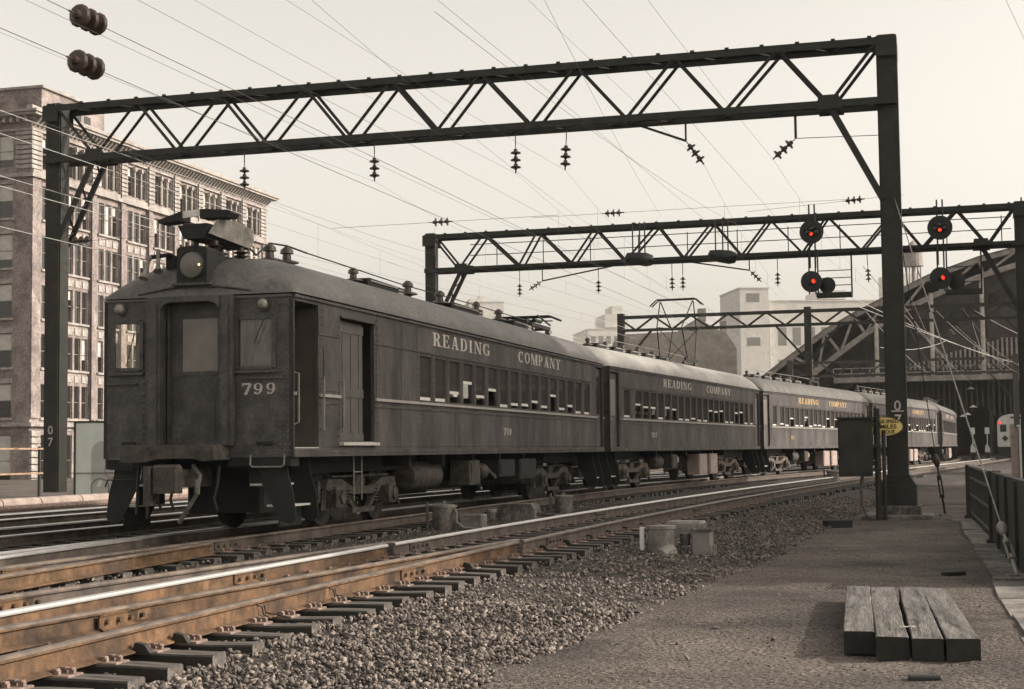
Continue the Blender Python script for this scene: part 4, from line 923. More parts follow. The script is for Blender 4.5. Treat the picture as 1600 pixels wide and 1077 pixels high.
    b = MB(); b.box(1.36, 1.50, 1.80, 3.25, 1.29, 1.328); b.box(1.501, 1.58, 1.74, 3.30, 1.27, 1.315); b.build('door_sill', STEPM, bd)
    b = MB(); b.box(1.501, 1.54, 1.76, 3.32, 3.225, 3.25); b.build('door_hood', PAINT, bd)
    b = MB(); b.box(1.501, 1.512, 1.12, 1.70, 2.08, 2.70); b.build('blanked_window', PAINT, t_)
    for y, z0, z1 in ((.96, 1.5, 2.28), (1.74, 1.55, 2.25)): handrail(t_, [(1.50, y, z0), (1.57, y, z0), (1.57, y+.02, z1), (1.50, y, z1)])
    handrail(t_, [(1.42, .12, 1.55), (1.50, .2, 1.6), (1.50, .2, 2.3), (1.42, .12, 2.32)])
    b = MB(); b.box(1.39, 1.43, 19.86, 20.6, 1.24, 3.32); rd = b.build('vestibule_door', PAINT, t_); b = MB(); b.box(1.431, 1.436, 19.98, 20.48, 2.1, 3.1); b.build('pane', PANE, rd)
    b = MB(); b.box(-1.5, 1.5, LCAR-.05, LCAR, SILL, EAVE); b.build('rear_wall', PAINTEND, t_)
    b = MB(); b.box(-.75, .75, LCAR+.001, LCAR+.42, 1.0, 3.45); b.build('gangway', UNDER, t_)
    # lettering
    b = MB(); lettering(b, 'READING', (1.502, 6.26, 3.07), (0, 1, 0), (0, 0, 1), (1, 0, 0), .24, width=3.62); b.build('lettering', LETTER, t_)
    b = MB(); lettering(b, 'COMPANY', (1.502, 12.06, 3.07), (0, 1, 0), (0, 0, 1), (1, 0, 0), .24, width=3.8); b.build('lettering', LETTER, t_)
    b = MB(); lettering(b, '799', (1.502, 10.85, 1.48), (0, 1, 0), (0, 0, 1), (1, 0, 0), .15, width=.62); b.build('lettering', LETTER, t_)
    # underside
    b = MB(); b.bbox(-1.25, -.25, 6.3, 8.6, .34, .9, .03); b.bbox(-1.2, -.3, 9.0, 11.2, .30, .9, .03); b.bbox(-1.25, -.2, 11.6, 14.4, .36, .9, .03); build_each(b, 'equipment_box', UNDER, t_)
    b = MB(); b.bar((.6, 5.8, .55), (.6, 15, .55), .05, .07); b.bar((-.1, 5.8, .42), (-.1, 15, .42), .05, .07); build_each(b, 'brake_rod', UNDER, t_)
    b = MB(); b.bbox(-.62, .55, .9, 1.9, .28, .92, .04); b.build('brake_cylinder_frame', UNDER, t_)
    for x in (-.5, -.3, .38): b = MB(); b.tube([(x, -.05, .98), (x+.03, -.16, .75), (x-.02, -.18, .52), (x+.02, -.15, .36)], .022, 6); b.build('air_hose', IRON, t_)
    tank(t_, 6.2, 7.8, .26, TRUCKM, .95); gear_box(t_, 8.9, 9.6, .50, TRUCKM); tank(t_, 10.0, 10.5, .17, TRUCKM, 1.15, .75); gear_box(t_, 11.0, 12.2, .62, UNDER); gear_box(t_, 12.6, 14.0, .55, UNDER)
    b = MB(); b.tube([(1.25, 10.5, .8), (1.3, 10.9, .6), (1.2, 11.1, .75)], .03, 6); b.build('pipe', PIPEM, t_)
    for y in (2.85, 3.2): handrail(t_, [(1.30, y, 1.1), (1.30, y, .40)], HANDR, .012, 'ladder_rail')
    handrail(t_, [(1.30, 2.85, .85), (1.30, 3.2, .85)], HANDR, .012, 'ladder_rung')
    return t_
make_combine()

def make_coach(x, y, hd, seed, label, num, letter, last=False, rises=None, pan='down', roofm=None):
    g = random.Random(seed); t_ = thing('rail_car', label, 'train car', (x, y, 0), hd, 'passenger train cars')
    doors = [(.08, .93, 1.23, 3.30), (19.84, 20.62, 1.23, 3.30)]
    wins = [1.75]+[2.95+.845*k for k in range(19)]+[19.15]
    ops = doors+[(q-.335, q+.335, 2.047, 2.889) for q in wins]
    car_shell(t_, ops, doors, False, seed, roofm or ROOFD)
    for k, q in enumerate(wins): window_parts(t_, q, (rises[k] if rises else g.choice([0, 0, 0, .05, .05, .38, .38, .30])))
    b = MB()
    for q in [w_+.4225 for w_ in wins[1:-2]]: b.box(1.501, 1.507, q-.05, q+.05, 2.05, 2.885)
    for q in (2.3, 18.75): b.box(1.501, 1.507, q-.08, q+.08, 2.05, 2.885)
    for q in np.arange(1.2, 19.8, 3.1): b.box(1.501, 1.505, q-.03, q+.03, SILL+.11, 1.88)
    build_each(b, 'seam_strip', PAINT, t_)
    for y0 in (.1, 19.86):
        o = link('vestibule_door', shared('vdoor', lambda: MB().box(1.39, 1.43, 0, .8, 1.24, 3.28).mesh('vestibule_door', PAINT)), t_, (0, y0, 0))
        link('pane', shared('vpane', lambda: MB().box(1.431, 1.437, .16, .64, 2.1, 3.1).mesh('pane', PALEGLASS)), o)
    for yy in (0, LCAR-.05): link('end_wall', shared('endw', lambda: MB().box(-1.5, 1.5, 0, .05, SILL, EAVE).mesh('end_wall', PAINTEND)), t_, (0, yy, 0))
    link('gangway', shared('gang', lambda: MB().box(-.75, .75, -.42, -.001, 1.0, 3.5).mesh('gangway', UNDER)), t_)
    if not last: link('gangway', CACHE['gang'], t_, (0, LCAR+.42, 0))
    def let(): b = MB(); lettering(b, 'READING', (1.502, 5.8, 3.07), (0, 1, 0), (0, 0, 1), (1, 0, 0), .24, width=3.62); lettering(b, 'COMPANY', (1.502, 11.6, 3.07), (0, 1, 0), (0, 0, 1), (1, 0, 0), .24, width=3.8); return b.mesh('lettering', letter)
    link('lettering', shared(('let', letter.name), let), t_)
    b = MB(); lettering(b, num, (1.502, 4.3, 1.5), (0, 1, 0), (0, 0, 1), (1, 0, 0), .15, width=.6); b.build('lettering', letter, t_)
    for k in range(5): resistor(t_, 2.6+k*1.75, 1.15, 4.02, .2); roof_insulator(t_, .35, 1.75+k*1.75, 4.04, 1.0)
    link('roof_cable', shared('rcab', lambda: MB().tube([(.45, 1.2, 4.42), (.45, 10, 4.42), (.4, 13.5, 4.4)], .013, 5).mesh('roof_cable', GALV)), t_)
    if pan == 'down': pantograph_down(t_, 13.2, 4.1)
    else:
        p_ = MB()
        for xx in (-.5, .5):
            p_.tube([(xx, -.55, .25), (xx*.9, -1.1, 1.35), (xx*1.2, -.05, 2.35)], .022, 5); p_.tube([(xx, .55, .25), (xx*.9, 1.1, 1.35), (xx*1.2, .05, 2.35)], .022, 5)
        p_.tube([(-.45, -1.1, 1.35), (.45, 1.1, 1.35)], .015, 4); p_.tube([(.5, -.55, .25), (-.45, -1.1, 1.35)], .015, 4); p_.tube([(-.5, .55, .25), (.45, 1.1, 1.35)], .015, 4)
        for yy in (-.15, .15): p_.tube([(-.95, yy, 2.2), (-.7, yy, 2.42), (.7, yy, 2.42), (.95, yy, 2.2)], .028, 6)
        for xx in (-.5, .5): p_.bar((xx, -.9, .22), (xx, .9, .22), .08, .09)
        po = p_.build('pantograph', UNDER, t_, loc=(0, 13.6, 4.1))
        for xx in (-.42, .42):
            for yy in (-.8, .8): roof_insulator(po, xx, yy, -.12, .85)
    tank(t_, 5.9, 6.8, .24, TRUCKM, 1.0, .76); tank(t_, 8.0, 8.3, .15, PINKM, 1.2, .8)
    for a in (10.9, 12.5): gear_box(t_, a, a+1.15, .28, PINKM)
    gear_box(t_, 7.2, 7.9, .55, TRUCKM)
    for q in (.0,): handrail(t_, [(1.50, 1.0, 1.5), (1.56, 1.0, 1.5), (1.56, 1.0, 2.3), (1.50, 1.0, 2.3)])
    return t_
make_coach(1.245, 43.47, 20.2, 21, 'second train car, with passengers at raised windows', '797', LETTER, rises=[0, .36, .30, .30, 0, .34, .3, 0, 0, .05, 0, 0, .36, .34, .38, 0, 0, .36, .40, 0, 0], pan='up', roofm=ROOFB)
make_coach(8.721, 63.789, 24.3, 22, 'third train car, sunlit grey with gold lettering, behind the sign box', '790', LETTERO)
make_coach(17.63, 83.521, 24.5, 23, 'fourth train car, right of the tall numbered post', '797', LETTERO)
make_coach(26.608, 103.221, 18.5, 24, 'last train car, entering the shade of the train shed', '790', LETTER, last=True)

# ------------------------------------------------------------------ brick loft building on the left (local y along its long facade, x out of that facade)
FD = 15.54
bd = thing('brick_building', 'eight-storey brick loft building with bracketed cornice, behind the left gantry post', 'building', (-32.37, 105.0, -1.5), FD)
ZB = 1.5                                                   # local z = world z + 1.5
LEN, WID = 37.9, 22.0
PIT, S0 = 4.16, 3.52
sills = [-2.0, 3.75, 7.15, 10.5, 13.9, 17.3]; WH = 2.3
bays = [(S0+.12+PIT*k) for k in range(8)]
def wx(s0): return [s0+.95+.98*j for j in range(3)]
side_w = []                                                 # (s0, s1, z0, z1)
for z in sills[1:]:
    for s0 in bays: side_w += [(s, s+.74, z, z+WH) for s in wx(s0)]
    side_w += [(1.35, 2.0, z, z+WH), (2.35, 3.05, z, z+WH)]
for s0 in bays: side_w += [(s, s+.74, 20.75, 22.95) for s in wx(s0)]
side_w += [(1.35, 2.0, 20.75, 22.95), (2.35, 3.05, 20.75, 22.95)]
for s0 in bays: side_w += [(s, s+.74, -.9, 2.6) for s in wx(s0)]
side_w += [(1.35, 2.0, -.9, 2.6), (2.35, 3.05, -.9, 2.6)]
front_w = []                                                # on the shaded end wall, x from -a to -b
for z in sills[1:]: front_w += [(-2.55, -1.4, z, z+WH), (-6.0, -4.85, z, z+WH), (-9.4, -8.25, z, z+WH)]
front_w += [(-2.55, -1.4, 20.75, 22.95), (-6.0, -4.85, 20.75, 22.95), (-2.55, -1.4, -.9, 2.6)]
def wall_cut(b, rects, a0, a1, z0, z1, emit):
    zs = sorted({z0, z1} | {q[2] for q in rects} | {q[3] for q in rects})
    for za, zc in zip(zs[:-1], zs[1:]):
        cuts = sorted((q[0], q[1]) for q in rects if q[2] < zc-1e-6 and q[3] > za+1e-6); s = a0
        for p, q in cuts+[(a1, a1)]:
            if p-s > 1e-4: emit(s, p, za, zc)
            s = max(s, q)
b = MB(); wall_cut(b, side_w, 0, LEN, -1.5, 24.0, lambda s, e, z0, z1: b.box(-.4, 0, s, e, z0+ZB, z1+ZB)); b.build('side_wall', BRICK, bd)
b = MB(); wall_cut(b, front_w, -WID, -.401, -1.5, 24.0, lambda s, e, z0, z1: b.box(s, e, 0, .4, z0+ZB, z1+ZB)); b.build('end_wall', BRICK, bd)
b = MB(); b.box(-WID, -.40, LEN-.4, LEN-.002, 0, 25.4); b.box(-WID-.3, -WID, .0, LEN, 0, 25.4); build_each(b, 'rear_wall', BRICK, bd)
b = MB(); b.box(-WID, -.402, .402, LEN-.402, 25.2, 25.5); b.build('roof', DARKBR, bd)
# floors inside give the windows a dark room behind
b = MB()
for z in (-1.4, 3.2, 6.7, 10.0, 13.4, 16.8, 20.2, 23.6): b.box(-WID+.1, -.41, .41, LEN-.41, z+ZB, z+ZB+.2)
b.box(-3.4, -3.2, .5, LEN-.5, .2, 25); build_each(b, 'floor_slab', WOODIN, bd)
b = MB()
for s0 in bays+[LEN-.62]: b.box(.002, .16, s0-.45, s0+.42, 3.7+ZB, 20.0+ZB)
b.box(.002, .12, .02, 1.05, 3.7+ZB, 20.0+ZB); build_each(b, 'pier', BRICK, bd)
for s0 in bays:                                             # downpipes in the corner of each pier
    b = MB(); b.cyl((.23, s0-.38, -1.2+ZB), (.23, s0-.38, 23.4+ZB), .055, n=6); b.build('downpipe', IRON2, bd)
b = MB()
b.box(.002, .36, -.06, LEN+.05, 3.15+ZB, 3.42+ZB); b.box(-WID, .36, -.36, -.002, 3.15+ZB, 3.42+ZB)
b.box(.002, .30, -.05, LEN+.05, 20.02+ZB, 20.28+ZB); b.box(-WID, .30, -.30, -.002, 20.02+ZB, 20.28+ZB)
b.box(.002, .2, -.03, LEN+.03, 20.30+ZB, 20.55+ZB); build_each(b, 'string_course', TRIM, bd)
b = MB()
for z in sills[1:]:
    for s0 in bays+[S0-PIT+.3]:
        e = s0+3.8 if s0 > 1 else 3.3; a = max(s0+.75, 1.2)
        b.box(.002, .14, a, e, z-.16+ZB, z-.02+ZB)
        for j in range(3):
            if s0 > 1: b.box(.002, .06, s0+.95+.98*j, s0+1.69+.98*j, z-.86+ZB, z-.36+ZB)
    for q in front_w[:3]: b.box(q[0]-.1, q[1]+.1, -.14, -.002, z-.16+ZB, z-.02+ZB); b.box(q[0]-.1, q[1]+.1, -.06, -.002, z+WH+.02+ZB, z+WH+.36+ZB)
build_each(b, 'window_sill', TRIM, bd)
b = MB()                                                    # top storey: rusticated piers, colonnettes, frieze
for s0 in [0.02]+bays+[LEN-.95]:
    for k in range(8): b.box(.002, .13, s0-.42 if s0 > 1 else .02, s0+.80 if s0 > 1 else 1.15, 20.62+ZB+k*.33, 20.86+ZB+k*.33)
for k in range(8): b.box(-1.15, .131, -.13, -.002, 20.62+ZB+k*.33, 20.86+ZB+k*.33)
for s0 in bays:
    for j in range(2): b.cyl((.10, s0+1.81+.98*j, 20.75+ZB), (.10, s0+1.81+.98*j, 22.7+ZB), .10, n=8); b.box(.01, .26, s0+1.66+.98*j, s0+1.96+.98*j, 22.7+ZB, 23.0+ZB)
b.box(.002, .18, -.10, LEN+.1, 23.2+ZB, 23.34+ZB); b.box(-WID, .18, -.18, -.002, 23.2+ZB, 23.34+ZB); build_each(b, 'pier_stone', TRIM, bd)
for s in np.arange(.25, LEN, .52):
    o = link('cornice_bracket', shared('corb', lambda: MB().prism([(.002, 0), (.18, 0), (.62, .42), (.62, .52), (.002, .52)], (0, -.11, 0), (1, 0, 0), (0, 0, 1), (0, .22, 0)).mesh('cornice_bracket', TRIM)), bd, (0, float(s), 23.62+ZB))
b = MB()
b.box(.002, .25, -.2, LEN+.2, 23.98+ZB, 24.14+ZB); b.box(-.4, .82, -.8, LEN+.8, 24.15+ZB, 24.32+ZB); b.box(-.4, .95, -.95, LEN+.95, 24.33+ZB, 24.5+ZB); b.box(-.35, .1, -.1, LEN+.1, 24.51+ZB, 24.95+ZB)
b.box(-WID, -.41, -.8, -.002, 24.15+ZB, 24.32+ZB); b.box(-WID, -.41, -.95, -.003, 24.33+ZB, 24.5+ZB); build_each(b, 'cornice', TRIM, bd)
b = MB()
for x in np.arange(-WID+.3, -.2, .52): b.box(x, x+.2, -.5, -.002, 23.75+ZB, 24.14+ZB)
build_each(b, 'cornice_bracket', TRIM, bd)
g = random.Random(4)
def bwin(w, h, kind):
    b = MB()
    for a in ((0, .05, 0, h), (w-.05, w, 0, h), (.05, w-.05, 0, .05), (.05, w-.05, h-.05, h), (.05, w-.05, h*.5-.025, h*.5+.025)): b.box(-.16, -.10, a[0], a[1], a[2], a[3])
    return b.mesh('window', FRAMEM)
def blind(w, h, fr): return MB().box(-.20, -.185, .05, w-.05, h*(1-fr), h-.05).mesh('blind', BLIND)
for (s0, s1, z0, z1) in side_w:
    w, h = round(s1-s0, 2), round(z1-z0, 2); o = link('window', shared(('bw', w, h), lambda: bwin(w, h, 0)), bd, (0, s0, z0+ZB))
    link('pane', shared(('bp', w, h), lambda: MB().box(-.135, -.125, .05, w-.05, .05, h-.05).mesh('pane', PANE)), o) if g.random() < .68 else \
        link('blind', shared(('bl', w, h, (fr := g.choice([.3, .5, .65, .95]))), lambda: blind(w, h, fr)), o)
for (x0, x1, z0, z1) in front_w:
    w, h = round(x1-x0, 2), round(z1-z0, 2); o = link('window', shared(('bw', w, h), lambda: bwin(w, h, 0)), bd, (x0, 0, z0+ZB), -R(90))
    link('pane', shared(('bp', w, h), lambda: MB().box(-.135, -.125, .05, w-.05, .05, h-.05).mesh('pane', PANE)), o)
    bf = g.choice([.5, .5, .75, .3]); link('blind', shared(('blf', w, h, bf), lambda: MB().box(-.122, -.112, .05, w-.05, h*(1-bf), h-.05).mesh('blind', BLIND)), o)
b = MB(); b.box(-9.5, -.9, 2.6, 11.0, 25.4, 28.25); pn = b.build('penthouse', BRICK, bd)
b = MB(); b.box(-9.7, -.7, 2.4, 11.2, 28.251, 28.42); b.build('penthouse_coping', TRIM, pn)
for s in (6.9, 8.2): b = MB(); b.box(-.905, -.86, s, s+.8, 26.2, 27.4); b.build('penthouse_window', PANE, pn)
b = MB()
for s0 in [.1]+bays:
    for k in range(9): b.box(.002, .20, s0-.4 if s0 > 1 else .02, s0+.6 if s0 > 1 else 1.1, -1.2+ZB+k*.46, -.82+ZB+k*.46)
build_each(b, 'base_stone', TRIM, bd)

# ------------------------------------------------------------------ buildings outside the frame on the right, whose shade lies over the first two cars
def off_building(label, p0, p1, depth, h, z0=-.4):
    a, c = Vector((*p0, 0)), Vector((*p1, 0)); d = (c-a); L = d.length; hd = math.degrees(math.atan2(d.x, d.y)); t_ = thing('brick_building', label, 'building', (p0[0], p0[1], z0), hd, 'brick buildings right of the tracks')
    b = MB(); b.box(0, depth, 0, L, 0, h-z0); b.build('wall', BRICK, t_); b = MB(); b.box(-.25, depth+.25, -.25, L+.25, h-z0+.001, h-z0+.35); build_each(b, 'cornice', TRIM, t_)
    wm = MB().box(-.03, -.002, 0, 1.3, 0, 1.9).mesh('window', PANE)
    for z in np.arange(1.6, h-2.4, 3.4):
        for s in np.arange(1.5, L-2, 3.0): link('window', wm, t_, (0, float(s), float(z)))
off_building('tall brick warehouse beyond the right edge across the street', (36.0, 17.2), (41.4, 36.0), 4, 26.2)
off_building('long brick warehouse beyond the right edge past the tall one', (41.5, 36.3), (48.6, 60.4), 5, 23.6)
off_building('narrow brick building beyond the right edge past the warehouse', (52.0, 79.0), (54.0, 85.2), 3, 20.5)

# ------------------------------------------------------------------ background buildings
def block(label, x0, x1, y, z1, depth, m, wins, wmat, extra=None, hd=0, name='office_block', cat='building'):
    t_ = thing(name, label, cat, (x0, y, -1), hd); w = x1-x0
    b = MB(); b.box(0, w, 0, depth, 0, z1+1); b.build('wall', m, t_); b = MB(); b.box(-.25, w+.25, -.25, depth+.25, z1+1.001, z1+1.4); b.build('parapet', m, t_)
    for (a, c, za, zc) in wins: b = MB(); b.box(a, c, -.05, .25, za+1, zc+1); b.build('window', wmat, t_)
    for (a, c, d0, d1, za, zc) in (extra or []): b = MB(); b.box(a, c, d0, d1, za+1, zc+1); b.build('roof_block', m, t_)
    return t_
def wgrid(x0, dx, nx, w, z0, dz, nz, h): return [(x0+i*dx, x0+i*dx+w, z0+k*dz, z0+k*dz+h) for i in range(nx) for k in range(nz)]
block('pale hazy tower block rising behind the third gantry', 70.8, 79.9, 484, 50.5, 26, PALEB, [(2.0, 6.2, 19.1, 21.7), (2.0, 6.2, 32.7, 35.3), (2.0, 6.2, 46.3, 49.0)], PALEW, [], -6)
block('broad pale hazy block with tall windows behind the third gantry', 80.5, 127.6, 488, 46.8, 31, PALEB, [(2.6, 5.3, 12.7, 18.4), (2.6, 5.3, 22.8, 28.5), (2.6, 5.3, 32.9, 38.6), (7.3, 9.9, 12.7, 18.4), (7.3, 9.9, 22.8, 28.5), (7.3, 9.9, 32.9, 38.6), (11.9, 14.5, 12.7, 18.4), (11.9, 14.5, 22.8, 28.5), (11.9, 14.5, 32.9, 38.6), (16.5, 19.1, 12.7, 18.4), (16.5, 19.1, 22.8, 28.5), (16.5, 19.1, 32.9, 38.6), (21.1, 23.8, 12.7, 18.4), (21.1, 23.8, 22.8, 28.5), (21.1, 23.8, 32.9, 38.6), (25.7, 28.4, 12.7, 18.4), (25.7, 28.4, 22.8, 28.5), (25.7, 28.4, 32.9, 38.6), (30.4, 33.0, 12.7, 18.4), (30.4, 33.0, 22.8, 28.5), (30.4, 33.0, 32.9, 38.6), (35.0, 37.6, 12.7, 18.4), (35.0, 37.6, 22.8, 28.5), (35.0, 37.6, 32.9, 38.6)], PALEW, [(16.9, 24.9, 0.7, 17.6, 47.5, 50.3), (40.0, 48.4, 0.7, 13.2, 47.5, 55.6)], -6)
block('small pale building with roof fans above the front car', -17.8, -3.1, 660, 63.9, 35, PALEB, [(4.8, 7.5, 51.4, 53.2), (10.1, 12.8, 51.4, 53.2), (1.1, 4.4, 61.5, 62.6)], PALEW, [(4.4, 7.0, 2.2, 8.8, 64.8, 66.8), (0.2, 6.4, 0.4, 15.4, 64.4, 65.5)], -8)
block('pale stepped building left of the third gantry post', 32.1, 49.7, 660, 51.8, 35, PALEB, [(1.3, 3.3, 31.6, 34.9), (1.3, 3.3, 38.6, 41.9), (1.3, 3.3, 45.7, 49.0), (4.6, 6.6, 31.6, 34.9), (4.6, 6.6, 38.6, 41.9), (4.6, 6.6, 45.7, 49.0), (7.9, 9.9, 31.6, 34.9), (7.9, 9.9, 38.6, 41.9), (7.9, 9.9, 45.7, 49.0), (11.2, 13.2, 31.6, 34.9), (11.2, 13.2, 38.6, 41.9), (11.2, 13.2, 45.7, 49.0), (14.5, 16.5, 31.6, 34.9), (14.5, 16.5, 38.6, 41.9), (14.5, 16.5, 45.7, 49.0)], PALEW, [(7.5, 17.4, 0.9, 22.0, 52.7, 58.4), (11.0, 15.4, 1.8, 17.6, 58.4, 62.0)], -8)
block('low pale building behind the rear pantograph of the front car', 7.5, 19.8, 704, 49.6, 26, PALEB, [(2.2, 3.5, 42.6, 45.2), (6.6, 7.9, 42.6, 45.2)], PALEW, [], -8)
gb = thing('gabled_warehouse', 'darker gabled brick building behind the second car roof', 'building', (11.8, 170, -1), 0)
b = MB(); b.prism([(0, 0), (12.6, 0), (12.6, 13), (11.6, 14.5), (8.4, 16.3), (7.2, 15.6), (6.8, 14.9), (0, 14.6)], (0, 0, 0), (1, 0, 0), (0, 0, 1), (0, 14, 0)); b.build('wall', DARKBR, gb)
for k in range(4): b = MB(); b.box(1.0+k*1.9, 2.2+k*1.9, -.06, .2, 9.3, 11.3); b.build('window', PALEW, gb)
b = MB(); b.box(8.6, 9.4, .5, 1.6, 16, 17.4); b.box(11.0, 11.6, .5, 1.5, 14, 16); build_each(b, 'chimney', DARKBR, gb)
wt = thing('water_tower', 'small hazy water tower behind the signal bridge', 'water tower', (77.4, 300, 0), 0)
b = MB(); b.lathe([(1.9, 35.6), (1.9, 38.9), (0.1, 40.6)], n=18); b.build('tank', SLATM, wt)
for a in range(4): b = MB(); an = R(45+90*a); b.cyl((1.7*math.cos(an), 1.7*math.sin(an), -.4), (1.5*math.cos(an), 1.5*math.sin(an), 35.6), .14, n=6); b.build('leg', SLATM, wt)
b = MB(); b.cyl((0, 0, -.4), (0, 0, 35.6), .4, n=8); b.build('riser', SLATM, wt)

# ------------------------------------------------------------------ train shed
sh = thing('train_shed', 'dark arched train shed with trussed end arch over the station tracks', 'train shed', (36, 150, 0), 18)
up = [(-15.5, 4.6), (-12.15, 7.7), (-9, 10.0), (-5.83, 12.23), (-3, 13.75), (-.18, 15.1), (3.93, 17.05), (8.66, 18.6), (12.25, 19.4), (20, 20.6), (30, 21.2), (44, 20.6), (58, 16.5), (66, 9)]
lo_ = [(-13.2, 3.2), (-9.4, 6.2), (-6.55, 8.6), (-4.4, 10.2), (-2.0, 11.9), (1.42, 14.0), (5.25, 15.7), (9.0, 17.1), (12.68, 18.1), (20, 19.3), (30, 19.8), (44, 19.1), (57, 15), (64, 8)]
for pts, nm in ((up, 'upper_arch_chord'), (lo_, 'lower_arch_chord')):
    b = MB()
    for a, c in zip(pts[:-1], pts[1:]): b.bar((a[0], -.6, a[1]), (c[0], -.6, c[1]), .5, .45, (0, 1, 0))
    b.build(nm, SHEDT, sh)
for i in range(len(up)-1):
    b = MB(); b.bar((up[i][0], -.6, up[i][1]), (lo_[i][0], -.6, lo_[i][1]), .26, .3, (0, 1, 0)); b.build('arch_strut', SHEDT, sh)
    b = MB(); b.bar((lo_[i][0], -.6, lo_[i][1]), (up[i+1][0], -.6, up[i+1][1]), .22, .22, (0, 1, 0)); b.build('arch_strut', SHEDT, sh)
b = MB(); b.prism([(p[0], p[1]-.2) for p in lo_]+[(64, 7.4), (-13, 7.4)][::1], (0, .1, 0), (1, 0, 0), (0, 0, 1), (0, .3, 0)); b.build('end_curtain', SHEDD, sh)
b = MB()
for a, c in zip(up[:-1], up[1:]): b.add([(a[0], -1, a[1]+.3), (c[0], -1, c[1]+.3), (c[0], 90, c[1]+.3), (a[0], 90, a[1]+.3)], [(0, 1, 2, 3)])
b.build('roof', SHEDK, sh)
b = MB(); b.prism([(p[0]+.4, p[1]-.1) for p in up]+[(65.5, -.4), (-15, -.4)], (0, 60, 0), (1, 0, 0), (0, 0, 1), (0, .5, 0)); b.build('rear_wall', SHEDK, sh)
b = MB(); b.box(-15.5, -15, 0, 60, -.4, 4.6); b.build('flank_wall', SHEDK, sh)
for s in np.arange(-12, 40, 1.25):
    zt_ = float(np.interp(s, [p[0] for p in lo_], [p[1] for p in lo_])); b = MB(); b.box(s-.06, s+.06, -.06, .098, 8.3, zt_-.3) if zt_ > 9 else None
    if b.v: b.build('mullion', SHEDD, sh)
for s, zt_ in ((-7.2, 9.6), (-.96, 13.2), (4.19, 15.6), (8.8, 16.8), (15, 18.2)): b = MB(); b.cyl((s, -.75, 7.6), (s, -.75, zt_), .2, n=8); b.build('hanger_column', mat('pale_column', (.42, .39, .35), .8, .3, 2), sh)
b = MB(); b.box(-5, 60, -1.6, 0, 7.25, 7.75); fb = b.build('footbridge', SHEDT, sh)
b = MB()
for z in (8.1, 8.6): b.bar((-5, -1.55, z), (60, -1.55, z), .09, .09)
for s in np.arange(-5, 40, 1.7): b.bar((s, -1.55, 7.75), (s, -1.55, 8.62), .1, .1)
b.build('footbridge_railing', SHEDT, fb)
for s in np.arange(2.0, 40, .42):
    zt_ = 9.0+.25*(s-2) if s < 10 else 11.2; b = MB(); b.box(s, s+.2, -.35, -.2, 8.35, min(zt_, 11.4)); b.build('louvre_slat', SLATM, sh)
for s in np.arange(-2.5, 34, .5):
    b = MB(); b.box(s, s+.16, .3, .5, 4.2+.6*math.sin(s*1.7), 7.2); b.build('louvre_slat', SHEDD, sh)
for s in (9.3, 18, 27): b = MB(); b.cyl((s, 2.0, -.4), (s, 2.0, 7.3), .26, n=10); b.build('column', IRON2, sh)
b = MB(); b.box(5.9, 40, 1.5, 58, -.4, .12); pf = b.build('platform', CONC, sh)
for k, (s, z) in enumerate(((7.54, 6.45), (7.7, 4.72), (7.18, 4.02), (6.77, 3.86))):
    l_ = thing('lamp', ('topmost white shaded lamp hanging under the shed', 'second white shaded lamp hanging under the shed', 'third white shaded lamp hanging under the shed', 'lowest white shaded lamp hanging under the shed')[k], 'lamp', (36+s*math.cos(R(18)), 150-s*math.sin(R(18)), z), 0, 'lamps under the train shed')
    b = MB(); b.lathe([(.06, .22), (.1, .16), (.36, .02), (.37, 0), (.3, -.01)], n=12); b.build('shade', WHITEP, l_, True); b = MB(); b.cyl((0, 0, .2), (0, 0, 1.2), .02, n=5); b.build('cord', IRON2, l_)
# stainless railcar at the station
rc = thing('rail_car', 'silver fluted railcar end with rounded roof at the far right', 'train car', (45.2, 141.5, 0), 21)
prof = [(-1.5, 1.0), (1.5, 1.0), (1.52, 3.1), (1.40, 3.5), (1.05, 3.78), (.5, 3.92), (0, 3.95), (-.5, 3.92), (-1.05, 3.78), (-1.40, 3.5), (-1.52, 3.1)]
b = MB(); b.prism(prof, (0, 0, 0), (1, 0, 0), (0, 0, 1), (0, 25, 0)); b.build('body', STAINL, rc)
for x0, x1 in ((-1.25, -.72), (.72, 1.25)): b = MB(); b.box(x0, x1, -.04, -.001, 2.35, 3.0); b.build('window', PANE, rc)
b = MB(); b.box(-.42, .42, -.05, -.001, 1.1, 3.05); b.build('end_door', SHEDT, rc)
b = MB(); b.box(-.35, .1, -.04, .4, 3.55, 3.7); b.box(.3, .7, -.04, .4, 3.5, 3.66); b.build('vent', UNDER, rc)
b = MB(); b.lathe([(.28, 0), (.28, .03), (.2, .035)], (-.85, -.0, 1.75), (0, -1, 0), 4); b.build('emblem', UNDER, rc)
b = MB(); b.sphere((-1.28, -.08, 3.15), .11, nu=10, nv=6); b.build('tail_lamp', REDL, rc)
b = MB(); b.box(-1.4, 1.4, .2, 24, .2, 1.0); b.build('underframe', UNDER, rc)
for k in range(5): b = MB(); b.box(-1.53, 1.53, -.015, -.002, 1.2+k*.16, 1.26+k*.16); b.build('flute', STAINL, rc)
